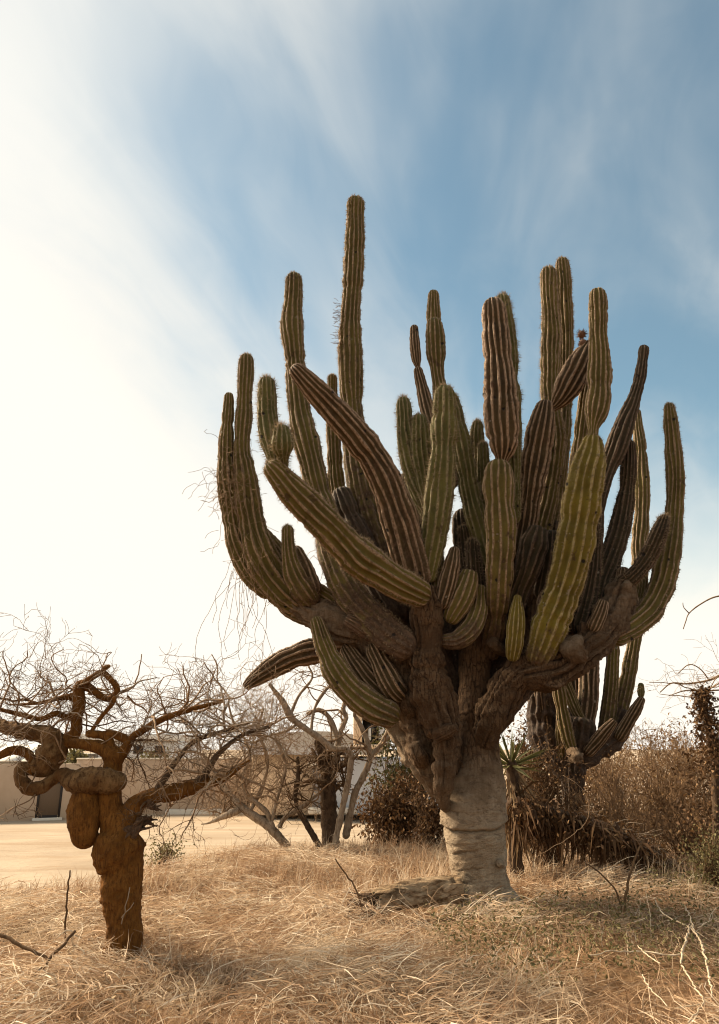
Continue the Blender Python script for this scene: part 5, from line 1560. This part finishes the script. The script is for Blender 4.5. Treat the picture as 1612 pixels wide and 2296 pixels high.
# ------------------------------------------------------------------ sticks on the ground
def gy(vx, vy, h=0.0):
    """Distance ahead at which the ground (plus h) is seen at this picture height."""
    Y = 4.0
    for k in range(400):
        p, _ = P(vx, vy, Y)
        if p[2] <= float(ground_z(p[0], p[1])) + h:
            return Y
        Y += 0.05
    return Y


def stick(label, paths, mat, group=None, cat='stick', name='fallen_branch', lift=None):
    """paths: polylines of (vx, vy, Y, half width)."""
    if lift is not None:
        paths = [[(x, y, gy(x, y, lift), w) for (x, y, Y, w) in pts] for pts in paths]
    x, y, Y, w = paths[0][0]
    b, _ = P(x, y, Y)
    g = Geo()
    for pts in paths:
        ctrl = []
        for (x, y, Y, w) in pts:
            p, s = P(x, y, Y)
            p[2] = max(p[2], float(ground_z(p[0], p[1])) + w * s * 0.6)
            ctrl.append((*p, w * s * (0.42 if lift is not None else 1.0)))
        C, _s = resample(catmull(ctrl, 6), 0.04)
        C[1:-1, :3] += np.random.default_rng(int(abs(pts[0][0]))).normal(0, 0.004, (len(C) - 2, 3))
        v, f = tube(C[:, :3], C[:, 3], 7)
        g.add(v, f)
    o = g.build(name, M[mat], None, (b[0], b[1], float(ground_z(b[0], b[1]))))
    return tag(o, label, cat, group)


stick('dark crossed dead stick leaning over the grass by the twisted tree', [[(168, 2088, 5.9, 3.2), (105, 2158, 5.6, 3.8), (60, 2205, 5.4, 4), (20, 2250, 5.2, 4.4), (-10, 2290, 5.05, 4.5)]], 'twig_dark', name='dead_stick')
stick('dark dead stick lying across another at the grass edge', [[(-10, 2090, 5.7, 4), (40, 2115, 5.66, 4), (75, 2132, 5.63, 3.5), (106, 2150, 5.6, 3)]], 'twig_dark', name='dead_stick')
stick('bleached forked branch lying in the dry grass', [
    [(1321, 2142, 6.6, 3), (1375, 2133, 6.6, 3.5), (1441, 2134, 6.6, 4), (1480, 2141, 6.55, 4), (1525, 2140, 6.5, 5)],
    [(1441, 2134, 6.6, 3), (1460, 2148, 6.5, 3), (1480, 2160, 6.45, 3)],
    [(1430, 2120, 6.62, 2.5), (1441, 2134, 6.6, 3)]], 'pale_stick', lift=0.2)
stick('bleached arched branch standing out of the grass', [
    [(1551, 2074, 6.35, 4), (1538, 2105, 6.4, 6), (1530, 2130, 6.45, 6), (1527, 2160, 6.45, 5)],
    [(1468, 2018, 6.7, 2.5), (1480, 2040, 6.6, 3), (1500, 2056, 6.55, 3.5), (1530, 2072, 6.45, 4), (1557, 2089, 6.4, 5), (1572, 2115, 6.3, 5), (1583, 2155, 6.2, 5), (1592, 2200, 6.05, 5), (1596, 2235, 5.95, 4)],
    [(1557, 2089, 6.4, 3), (1545, 2050, 6.5, 3), (1535, 2030, 6.55, 2)],
    [(1565, 2080, 6.35, 3), (1590, 2066, 6.35, 3), (1615, 2058, 6.35, 2.5)]], 'pale_stick', lift=0.2)
stick('bleached zigzag branch at the edge of the leaf litter', [
    [(1528, 2165, 6.35, 4), (1545, 2190, 6.2, 4), (1558, 2212, 6.1, 4), (1572, 2232, 6.0, 4), (1577, 2248, 5.9, 4), (1560, 2270, 5.75, 4), (1543, 2292, 5.6, 4)],
    [(1577, 2248, 5.9, 3), (1545, 2254, 5.9, 3), (1515, 2260, 5.9, 2.5)],
    [(1440, 2185, 6.2, 3), (1455, 2215, 6.05, 3), (1478, 2238, 5.95, 3), (1496, 2256, 5.85, 2.5)]], 'pale_stick', lift=0.2)
stick('thin dark stalk standing upright in the grass right of the trunk', [[(1397, 2060, 7.6, 3), (1404, 2000, 7.6, 3), (1416, 1950, 7.62, 2.6), (1432, 1905, 7.65, 2.2), (1447, 1880, 7.68, 1.8)]], 'twig_dark', name='dry_stalk')
stick('thin bent dark stalk leaning in the grass right of the trunk', [[(1396, 2055, 7.7, 2), (1385, 2010, 7.75, 2), (1360, 1970, 7.8, 1.8), (1318, 1938, 7.85, 1.5)]], 'twig_dark', name='dry_stalk')
stick('thin dark stalk standing by the broken end of the log', [[(826, 2112, 7.7, 2.4), (818, 2060, 7.72, 2.2), (800, 2000, 7.75, 2), (775, 1960, 7.78, 1.8), (752, 1926, 7.8, 1.5)]], 'twig_dark', name='dry_stalk')
stick('thin reddish stalk standing left of the twisted trunk', [[(146, 2110, 6.6, 2.4), (149, 2050, 6.6, 2.2), (153, 1990, 6.6, 2), (157, 1952, 6.6, 1.6)]], 'twig_dark', name='dry_stalk')
stick('pale dead twig resting against the twisted trunk', [[(272, 2072, 6.42, 1.1), (283, 2030, 6.42, 1.1), (291, 1990, 6.42, 1.0)], [(272, 2058, 6.42, 1.0), (300, 2024, 6.42, 0.9)]], 'pale_bark', name='dead_twig')
stick('long pale vine arching over the fallen stalk', [[(1200, 1922, 9.0, 0.6), (1240, 1900, 9.0, 0.6), (1285, 1872, 9.0, 0.6), (1315, 1840, 9.0, 0.6), (1320, 1800, 9.05, 0.6), (1300, 1762, 9.1, 0.55), (1262, 1738, 9.2, 0.5)]], 'twig', name='dry_vine', cat='vine')

# scattered bent pale stems in the foreground, one thing each
lr = np.random.default_rng(91)
SPOT = [((150, 2120), (180, 2200)), ((165, 2085), (152, 2190)), ((178, 2095), (205, 2140)), ((230, 2175), (270, 2240)), ((120, 2180), (142, 2270)), ((290, 2215), (305, 2290)), ((300, 2262), (350, 2292)), ((255, 2240), (272, 2285))]
for k, ((x0, y0), (x1, y1)) in enumerate(SPOT):
    Y1 = gy(x1, y1)
    sd_ = -1 if k % 3 == 0 else 1
    stick('bleached bent reed stem drooping in the foreground grass', [[(x1, y1, Y1, 1.9), (x0 * 0.6 + x1 * 0.4 + lr.normal(0, 3), y0 * 0.5 + y1 * 0.5, Y1 - 0.05, 2.0), (x0 + (x1 - x0) * 0.12, y0 + 10, Y1 - 0.1, 1.9), (x0 - sd_ * 8, y0 + 3, Y1 - 0.12, 1.7), (x0 - sd_ * 26, y0 + 6, Y1 - 0.16, 1.3), (x0 - sd_ * 40, y0 + 20, Y1 - 0.2, 0.9)]], 'pale_stick', 'bleached reed stems', 'reed', 'dry_reed')

# ------------------------------------------------------------------ vine-smothered post at the right edge
VY = 9.3
vb, _ = P(1600, 1960, VY)
vp = thing('vine_covered_post', (vb[0], VY, float(ground_z(vb[0], VY))), 'dead post smothered in withered brown vines', 'dead plant')
limb_obj('post', [(1606, 1990, VY, 10), (1608, 1900, VY, 10), (1606, 1800, VY, 9), (1602, 1700, VY, 9), (1590, 1640, VY, 8), (1578, 1590, VY, 7), (1572, 1548, VY, 6)], 'dark_bark', vp, 12, 0.04, 0.15, 68)
lr = np.random.default_rng(69)
gl = Geo()
pp = catmull([(*P(x, y, VY)[0], 0) for (x, y) in ((1604, 1960), (1608, 1860), (1604, 1740), (1600, 1700), (1590, 1640), (1578, 1590), (1572, 1550))], 10)[:, :3]
n = 2600
i = lr.integers(0, len(pp), n)
spread = np.interp(i / len(pp), [0, 0.35, 0.5, 1], [0.26, 0.24, 0.09, 0.05])
pos = pp[i] + lr.normal(0, 1, (n, 3)) * spread[:, None]
keep = pos[:, 2] > ground_z(pos[:, 0], pos[:, 1])
pos = pos[keep]
leaves(gl, pos, lr.normal(0, 1, pos.shape), 0.055, lr, 1.8, 0.6)
tag(gl.build('withered_leaves', M['leaf_dead'], vp), kind='stuff')
gt = Geo()
for (x0, y0, dx_, dz_, L) in ((1574, 1552, -1, 0.25, 0.7), (1574, 1552, 1, 0.4, 0.6), (1580, 1590, 0.8, 0.3, 0.7), (1590, 1640, 0.9, 0.2, 0.6), (1574, 1560, -0.8, 0.0, 0.5), (1576, 1570, 0.5, 0.8, 0.6)):
    p, _ = P(x0, y0, VY)
    grow(gt, p, (dx_, lr.normal(0, 0.4), dz_), L, 0.008, 3, lr, 0.2, 0.0, (2, 4), 0.62, 0.07, 4, 0.002, 0.7)
tag(gt.build('twigs', M['twig'], vp), kind='stuff')
bush('green_weed', 'patch of olive green weed at the foot of the vine-covered post', 'weed', 1600, 1912, 8.9, 40, 38, 1500, 'leaf_sage', 0.035, 210, 40, lev=1)

# bare tree just outside the frame on the right whose branch ends hang into view
OY = 9.6
rt = thing('bare_tree', (P(1830, 1900, OY)[0][0], OY, float(ground_z(P(1830, 1900, OY)[0][0], OY))), 'leafless tree whose thin branch ends reach in over the scrub', 'tree')
limb_obj('trunk', [(1860, 1990, OY, 24), (1850, 1800, OY, 22), (1830, 1600, OY, 20), (1800, 1450, OY, 16), (1790, 1350, OY, 12), (1770, 1250, OY, 9)], 'tree_bark', rt, 16, 0.05, 0.1, 70)
for k, pts in enumerate(([(1815, 1530, OY, 12), (1720, 1500, OY, 8), (1640, 1505, OY, 5), (1590, 1525, OY, 4), (1540, 1533, OY, 3), (1505, 1532, OY, 2.6), (1480, 1552, OY, 2)],
                         [(1795, 1400, OY, 10), (1700, 1345, OY, 6), (1650, 1335, OY, 4), (1605, 1338, OY, 3), (1570, 1355, OY, 2.6), (1545, 1375, OY, 2.2), (1538, 1392, OY, 1.8), (1532, 1410, OY, 1.5)],
                         [(1700, 1500, OY, 5), (1640, 1540, OY, 4), (1600, 1548, OY, 3), (1540, 1548, OY, 2.4), (1500, 1560, OY, 1.6)],
                         [(1590, 1525, OY, 3), (1570, 1500, OY, 2.4), (1545, 1490, OY, 2), (1520, 1510, OY, 1.6)],
                         [(1545, 1375, OY, 2), (1533, 1362, OY, 1.5), (1531, 1352, OY, 1.2)])):
    limb_obj('branch', [(x, y, Y, w * 0.6) for (x, y, Y, w) in pts], 'twig', rt, 8, 0.03, 0.08, 170 + k)
gt = Geo()
for k in range(16):
    p, _ = P(lr.uniform(1540, 1760), lr.uniform(1490, 1545), OY + lr.normal(0, 0.1))
    grow(gt, p, (lr.normal(-0.4, 0.5), lr.normal(0, 0.3), lr.normal(0.2, 0.4)), lr.uniform(0.2, 0.5), 0.004, 2, lr, 0.2, 0.0, (2, 3), 0.6, 0.07, 4, 0.0018, 0.7)
tag(gt.build('twigs', M['twig'], rt), kind='stuff')

# ------------------------------------------------------------------ houses across the sandy lot
HZ = lambda vx, vy, Y: P(vx, vy, Y)[0]


def wall_run(name, label, cat, x0, x1, Y0, Y1, vy_top, vy_base, thick, mat, capm=None, kerb=True):
    """Free-standing stucco wall from picture column x0 at Y0 to x1 at Y1."""
    a, b = HZ(x0, vy_base, Y0), HZ(x1, vy_base, Y1)
    za, zb = HZ(x0, vy_top, Y0)[2], HZ(x1, vy_top, Y1)[2]
    zt = (za + zb) / 2
    g0 = min(float(ground_z(a[0], Y0)), float(ground_z(b[0], Y1))) - 0.3
    root = thing(name, ((a[0] + b[0]) / 2, (Y0 + Y1) / 2, g0 + 0.3), label, cat)
    d = np.array((b[0] - a[0], Y1 - Y0, 0.0))
    L = np.linalg.norm(d)
    d /= L
    nrm2 = np.array((-d[1], d[0], 0))
    if nrm2[1] < 0:
        nrm2 = -nrm2
    org = np.array((a[0], Y0, 0.0))

    def slab(nm, s0, s1, n0, n1, z0, z1, mt, par=root, bev=0.02):
        V, F = bevel_box(s0, s1, n0, n1, z0, z1, bev)
        W = org + V[:, :1] * d + V[:, 1:2] * nrm2
        W[:, 2] = V[:, 2]
        return obj(nm, W, F, M[mt], par, smooth=False)
    return root, slab, L, g0, zt


# tan wall with a dark framed opening
root, slab, L, g0, zt = wall_run('courtyard_wall', 'tan stucco courtyard wall with a dark framed opening beside the sand', 'wall', -230, 168, 31.0, 33.5, 1713, 1835, 0.25, 'wall_tan')
zo0 = HZ(100, 1834, 33.0)[2]
zo1 = HZ(100, 1752, 33.0)[2]
s_of = lambda vx: L * (vx + 230) / 398.0
sa_, sb_ = s_of(72), s_of(131)
slab('wall', 0, sa_, 0, 0.25, g0, zt, 'wall_tan')
slab('wall', sb_, L, 0, 0.25, g0, zt, 'wall_tan')
slab('lintel', sa_, sb_, 0.005, 0.245, zo1, zt - 0.003, 'wall_tan')
slab('sill', sa_ - 0.1, sb_ + 0.1, -0.12, 0.2, g0, zo0, 'concrete')
fr_ = slab('window_frame', sa_, sa_ + 0.09, 0.03, 0.12, zo0, zo1, 'frame_dark')
slab('window_frame', sb_ - 0.09, sb_, 0.03, 0.12, zo0, zo1, 'frame_dark')
slab('window_frame', sa_ + 0.09, sb_ - 0.09, 0.03, 0.12, zo1 - 0.09, zo1, 'frame_dark')
slab('window_frame', sa_ + 0.09, sb_ - 0.09, 0.03, 0.12, zo0, zo0 + 0.09, 'frame_dark')
slab('window_pane', sa_ + 0.09, sb_ - 0.09, 0.06, 0.09, zo0 + 0.09, zo1 - 0.09, 'shade_cloth', bev=0.004)

# longer low wall running to the right
root, slab, L, g0, zt = wall_run('garden_wall', 'long low tan garden wall with a pale kerb behind the bare trees', 'wall', 160, 660, 36.0, 37.0, 1703, 1818, 0.25, 'wall_tan')
slab('wall', 0, L, 0, 0.25, g0, zt, 'wall_tan')
slab('coping', -0.03, L + 0.03, -0.04, 0.29, zt + 0.002, zt + 0.07, 'concrete')
zk = HZ(400, 1814, 36.4)[2]
slab('kerb', L * 0.42, L * 0.93, -0.5, -0.003, g0, zk, 'concrete')
slab('pilaster', L * 0.80, L * 0.84, -0.1, -0.003, g0, zt - 0.05, 'wall_cream')


def house_box(parent, nm, x0, x1, Y, dep, vyt, vyb, mt, bev=0.03):
    a, b = HZ(x0, vyb, Y), HZ(x1, vyb, Y)
    t = HZ((x0 + x1) / 2, vyt, Y)[2]
    V, F = bevel_box(a[0], b[0], Y, Y + dep, min(a[2], b[2]), t, bev)
    return obj(nm, V, F, M[mt], parent, smooth=False)


# white house behind the wall
wb = HZ(230, 1800, 46)
wh = thing('white_house', (wb[0], 46, -1.25), 'white flat-roofed house behind the tan walls', 'house')
house_box(wh, 'wall', 205, 388, 46.0, 7, 1662, 1830, 'wall_white')
house_box(wh, 'roof', 150, 395, 45.7, 7.6, 1646, 1661.7, 'roof_white')
house_box(wh, 'wall', -260, 204, 48.0, 6, 1690, 1830, 'wall_white')
# sloping sheet roof seen over the left wall, one panel per bay
a0, b0 = HZ(-260, 1712, 44.5), HZ(150, 1712, 44.5)
zt0, zt1 = HZ(-60, 1708, 44.5)[2], HZ(-60, 1672, 47.9)[2]
nb = 8
for k in range(nb):
    xa = a0[0] + (b0[0] - a0[0]) * k / nb
    xb = a0[0] + (b0[0] - a0[0]) * (k + 1) / nb - 0.06
    V = np.array([(xa, 44.5, zt0), (xb, 44.5, zt0), (xb, 48.2, zt1), (xa, 48.2, zt1)])
    V = np.concatenate([V, V + (0, 0, 0.08)])
    F = np.array([(3, 2, 1, 0), (4, 5, 6, 7), (0, 1, 5, 4), (1, 2, 6, 5), (2, 3, 7, 6), (3, 0, 4, 7)])
    obj('roof_panel', V, F, M['roof_white'], wh, smooth=False)
for k in range(3):
    xw = 250 + k * 48
    w_ = house_box(wh, 'window', xw, xw + 22, 45.95, 0.1, 1672, 1690, 'frame_dark', 0.01)

# grey vaulted house behind the bare shrubs
gb_ = HZ(760, 1815, 33)
gh = thing('grey_house', (gb_[0], 33, -1.2), 'grey and cream house with a vaulted roof and an upper box window', 'house')
house_box(gh, 'wall', 560, 716, 33.6, 6, 1690, 1828, 'wall_cream')
house_box(gh, 'wall', 716.5, 1010, 33.0, 7, 1700, 1828, 'wall_grey')
# barrel vault
xa, xb = HZ(556, 1690, 33.4)[0], HZ(860, 1690, 33.4)[0]
zb = HZ(700, 1692, 33.4)[2]
zt_ = HZ(700, 1640, 33.4)[2]
n = 24
t = np.linspace(0, math.pi, n + 1)
prof = np.stack([(xa + xb) / 2 + (xb - xa) / 2 * -np.cos(t), zb + (zt_ - zb) * np.sin(t) ** 0.8], 1)
V = np.concatenate([np.stack([prof[:, 0], np.full(n + 1, yy), prof[:, 1]], 1) for yy in (32.9, 40.5)])
F = [np.array([(i, i + 1, i + n + 2, i + n + 1) for i in range(n)])]
V = np.concatenate([V, V + (0, 0, -0.0)])
cap = np.array([list(range(n + 1))])
cap2 = np.array([list(range(2 * n + 1, n, -1))])
obj('vault', V[:2 * (n + 1)], F + [cap, cap2], M['wall_grey'], gh, smooth=False)
# doorway with canopy
house_box(gh, 'door', 700, 742, 32.93, 0.06, 1722, 1815, 'door_grey', 0.01)
house_box(gh, 'door_canopy', 690, 760, 32.2, 0.79, 1711, 1719, 'concrete', 0.01)
house_box(gh, 'step', 690, 800, 32.3, 0.65, 1812, 1826, 'concrete')
# upper storey box with a dark opening
house_box(gh, 'upper_wall', 792, 812, 31.2, 4, 1580, 1668, 'wall_cream')
house_box(gh, 'upper_wall', 812.5, 872, 31.4, 4, 1576, 1610, 'wall_grey')
house_box(gh, 'upper_wall', 850, 872, 31.42, 4, 1611, 1668, 'wall_grey')
house_box(gh, 'upper_floor', 792, 872, 31.2, 4.2, 1669, 1680, 'wall_cream')
wn_ = house_box(gh, 'upper_window', 812.5, 850, 32.2, 0.1, 1610, 1668, 'glass_dark', 0.01)
house_box(gh, 'balcony_post', 826, 832, 31.5, 0.12, 1632, 1660, 'wall_white', 0.01)

# ------------------------------------------------------------------ dry grass: matted, swirling, uncountable
def clear_of(x, y):
    """Thin the grass round the cactus foot, the log and the tree trunk."""
    d1 = np.hypot(x - cbase[0], y - CB)
    w = 0.25 + 0.75 * sstep(0.40, 0.85, d1)
    lx = sstep(0.0, 0.15, x - 0.1) * (1 - sstep(0.95, 1.1, x))
    w = w * (1 - 0.96 * lx * np.exp(-((y - 7.95) / 0.36) ** 2))
    w = w * (0.3 + 0.7 * sstep(0.15, 0.4, np.hypot(x - tb[0], y - TY)))
    return w


def grass_field(n, xr, yr, seed, hmin, hmax, name, label, dens_fn, width, lie, mat_h=0.0):
    lr = np.random.default_rng(seed)
    x = lr.uniform(*xr, n)
    y = yr[0] + (yr[1] - yr[0]) * lr.random(n) ** 1.35
    # keep to a widening wedge ahead of the viewer, with a margin on both sides
    keep = np.abs(x) < 2.3 + 0.56 * y
    w = dens_fn(x, y) * clear_of(x, y) * (0.35 + 0.65 * sstep(-0.35, 0.15, fbm(np.stack([x * 1.1, y * 1.1, 0 * x + seed], -1), 2)))
    keep &= lr.random(n) < w
    x, y = x[keep], y[keep]
    n = len(x)
    # pull blades into tufts
    cell = 0.22
    cx = np.floor(x / cell)
    cy = np.floor(y / cell)
    hx = np.modf(np.sin(cx * 127.1 + cy * 311.7) * 43758.5)[0]
    hy = np.modf(np.sin(cx * 269.5 + cy * 183.3) * 43758.5)[0]
    tx = (cx + 0.5 + hx * 0.35) * cell
    ty = (cy + 0.5 + hy * 0.35) * cell
    pull = lr.uniform(0.1, 0.65, n)
    x = x + (tx - x) * pull
    y = y + (ty - y) * pull
    z = ground_z(x, y)
    big = fbm(np.stack([x * 0.55, y * 0.55, 0 * x + 9], -1), 2)
    med = fbm(np.stack([x * 1.7, y * 1.7, 0 * x + 3], -1), 2)
    az = 6.0 * fbm(np.stack([x * 0.45 + 5, y * 0.45, 0 * x], -1), 2) + 2.5 * med + lr.normal(0, 1.25, n) + 1.2
    tuft = np.modf(np.abs(np.sin(cx * 12.9 + cy * 78.2) * 9758.5))[0]
    H = (hmin + (hmax - hmin) * lr.random(n) ** 1.6) * (0.75 + 0.9 * np.clip(big + 0.25, 0, 0.6)) * (0.7 + 0.6 * tuft)
    lean = np.clip(lr.normal(lie, 0.25, n) + 0.35 * med, 0.08, 2.2)
    d = np.stack([np.cos(az), np.sin(az)], 1)
    t = np.array([0.0, 0.35, 0.7, 1.0])
    bend = lr.uniform(0.2, 1.1, n)
    th = lean[:, None] * (0.35 + bend[:, None] * t[None])           # angle from vertical
    th = np.minimum(th, 1.95)
    seg = H[:, None] * np.diff(t)[None]
    hor = np.concatenate([np.zeros((n, 1)), np.cumsum(np.sin(th[:, :-1]) * seg, 1)], 1)
    ver = np.concatenate([np.zeros((n, 1)), np.cumsum(np.cos(th[:, :-1]) * seg, 1)], 1)
    ver = np.maximum(ver, 0.012 + lr.random((n, 1)) * 0.14 * t[None])
    ver[:, 0] = -0.01
    if mat_h:
        # a share of the blades lie on top of one another, off the soil
        on = lr.random((n, 1)) < 0.6
        ver = ver + np.where(on, mat_h * lr.random((n, 1)) * (0.5 + 1.2 * np.clip(big + 0.3, 0, 0.8))[:, None], 0.0)
    px = x[:, None] + d[:, :1] * hor
    py = y[:, None] + d[:, 1:] * hor
    # a little crookedness
    cr = lr.normal(0, 0.03, (n, 4)) * t[None]
    px = px + cr
    py = py + lr.normal(0, 0.03, (n, 4)) * t[None]
    pz = z[:, None] + ver
    wd = width * lr.uniform(0.6, 1.5, n)[:, None] * np.array([1.0, 0.9, 0.6, 0.0])[None]
    sa2 = az + lr.normal(math.pi / 2, 0.7, n)
    sx, sy = np.cos(sa2)[:, None], np.sin(sa2)[:, None]
    A = np.stack([px - sx * wd, py - sy * wd, pz], -1)
    B = np.stack([px + sx * wd, py + sy * wd, pz], -1)
    V = np.stack([A[:, 0], B[:, 0], A[:, 1], B[:, 1], A[:, 2], B[:, 2], A[:, 3]], 1).reshape(-1, 3)
    b = np.arange(n)[:, None] * 7
    F4 = np.concatenate([b + np.array([[0, 1, 3, 2]]), b + np.array([[2, 3, 5, 4]])])
    F3 = b + np.array([[4, 5, 6]])
    sh = np.clip(0.5 + 0.9 * fbm(np.stack([x * 0.8, y * 0.8, 0 * x + 1.5], -1), 2) + lr.normal(0, 0.28, n), 0, 1)
    o = obj(name, V, [F4, F3], M['grass'], None, (0, 8, 0), {'shade': np.repeat(sh, 7)}, smooth=False)
    return tag(o, label, 'grass', None, 'stuff')


def thatch(n, xr, yr, seed, name, label):
    """Fallen straw: long strands lying on one another in swirls, almost level, each bent its own way."""
    lr = np.random.default_rng(seed)
    x = lr.uniform(*xr, n)
    y = yr[0] + (yr[1] - yr[0]) * lr.random(n) ** 1.5
    patch = fbm(np.stack([x * 0.9, y * 0.9, 0 * x + seed], -1), 2)
    keep = (np.abs(x) < 2.0 + 0.56 * y) & (lr.random(n) < grass_weight(x, y) * clear_of(x, y) * (0.25 + 0.75 * sstep(-0.30, 0.1, patch)))
    x, y = x[keep], y[keep]
    patch = patch[keep]
    n = len(x)
    az = 7.0 * fbm(np.stack([x * 0.5 + 5, y * 0.5, 0 * x], -1), 2) + lr.normal(0, 0.95, n)
    L = lr.uniform(0.10, 0.42, n)
    pile = 0.05 + 0.16 * sstep(-0.2, 0.35, patch)
    z0 = ground_z(x, y) + lr.random(n) * pile
    el = lr.normal(0.06, 0.24, n)
    k = lr.normal(0, 1.3, n)                      # sideways bend over the length
    kd = lr.normal(-0.35, 0.45, n)                # droop
    t = np.linspace(0, 1, 4)
    A = az[:, None] + k[:, None] * (t[None] - 0.5)
    E = el[:, None] + kd[:, None] * (t[None] - 0.35)
    step = L[:, None] / 3
    dxy = np.cos(E) * step
    px = x[:, None] + np.concatenate([np.zeros((n, 1)), np.cumsum((np.cos(A) * dxy)[:, :-1], 1)], 1)
    py = y[:, None] + np.concatenate([np.zeros((n, 1)), np.cumsum((np.sin(A) * dxy)[:, :-1], 1)], 1)
    pz = z0[:, None] + np.concatenate([np.zeros((n, 1)), np.cumsum((np.sin(E) * step)[:, :-1], 1)], 1)
    pz = np.maximum(pz, ground_z(px, py) + 0.006)
    w = 0.0021 * lr.uniform(0.6, 1.8, n)[:, None] * np.array([0.8, 1.0, 0.8, 0.15])[None]
    roll = lr.uniform(0, math.pi, n)[:, None]
    ox, oy, oz = -np.sin(A) * np.cos(roll) * w, np.cos(A) * np.cos(roll) * w, np.sin(roll) * w
    Pa = np.stack([px - ox, py - oy, pz - oz], -1)
    Pb = np.stack([px + ox, py + oy, pz + oz], -1)
    V = np.stack([Pa, Pb], 2).reshape(-1, 3)
    b = np.arange(n)[:, None] * 8
    F = np.concatenate([b + np.array([[i, i + 1, i + 3, i + 2]]) for i in (0, 2, 4)])
    sh = np.clip(0.55 + 0.6 * patch + lr.normal(0, 0.26, n), 0, 1)
    o = obj(name, V, F, M['grass'], None, (0, 8, 0), {'shade': np.repeat(sh, 8)}, smooth=False)
    return tag(o, label, 'grass', None, 'stuff')


full = lambda x, y: grass_weight(x, y)
clump = lambda x, y: grass_weight(x, y) * (0.12 + 0.88 * sstep(0.0, 0.3, fbm(np.stack([x * 1.2, y * 1.2, 0 * x + 31], -1), 2)))
thatch(255000, (-10, 10), (3.6, 15.0), 411, 'fallen_straw', 'matted fallen straw lying in swirls over the near ground')
grass_field(150000, (-11, 11), (3.6, 15.5), 401, 0.08, 0.26, 'dry_grass', 'short tufts of straw-coloured dry grass poking through the mat', clump, 0.0022, 0.8)
grass_field(16000, (-10, 10), (3.6, 15.0), 402, 0.22, 0.45, 'tall_dry_grass', 'taller seeding dry grass standing above the mat', lambda x, y: grass_weight(x, y) * sstep(0.05, 0.35, fbm(np.stack([x * 0.6, y * 0.6, 0 * x + 21], -1), 2)), 0.0022, 0.9)
grass_field(34000, (-9, 9), (9.0, 16), 403, 0.12, 0.36, 'fringe_grass', 'russet dry grass fringe at the edge of the sandy lot', lambda x, y: sstep(0.02, 0.4, grass_weight(x, y)), 0.0030, 0.7)

# olive weeds and leaf litter in the grass right of the trunk
lr = np.random.default_rng(95)
g = Geo()
n = 9000
wx, wy = lr.uniform(0.6, 5.5, n), lr.uniform(5.2, 9.0, n)
k = fbm(np.stack([wx * 0.8, wy * 0.8, 0 * wx + 2], -1), 2) + 0.12 * sstep(1.2, 3, wx) > 0.08
wx, wy = wx[k], wy[k]
pos = np.stack([wx, wy, ground_z(wx, wy) + lr.uniform(0.05, 0.28, len(wx))], 1)
leaves(g, pos, lr.normal(0, 1, pos.shape), 0.034, lr, 2.0, 0.1)
o = g.build('weeds', M['leaf_sage'], None, (3, 7, 0))
tag(o, 'olive weeds growing through the dry grass right of the trunk', 'weeds', None, 'stuff')
g = Geo()
n = 14000
wx, wy = lr.uniform(-5, 6.5, n), lr.uniform(4.2, 11.5, n)
k = lr.random(n) < grass_weight(wx, wy) * sstep(-0.2, 0.3, fbm(np.stack([wx * 0.9, wy * 0.9, 0 * wx + 8], -1), 2) + 0.03 * wx)
wx, wy = wx[k], wy[k]
pos = np.stack([wx, wy, ground_z(wx, wy) + lr.uniform(0.01, 0.12, len(wx))], 1)
leaves(g, pos, lr.normal(0, 1, pos.shape) * np.array((1, 1, 0.4)), 0.04, lr, 1.6, 0.0)
o = g.build('leaf_litter', M['straw'], None, (1, 7, 0))
tag(o, 'dry fallen leaf litter scattered through the grass', 'leaf litter', None, 'stuff')
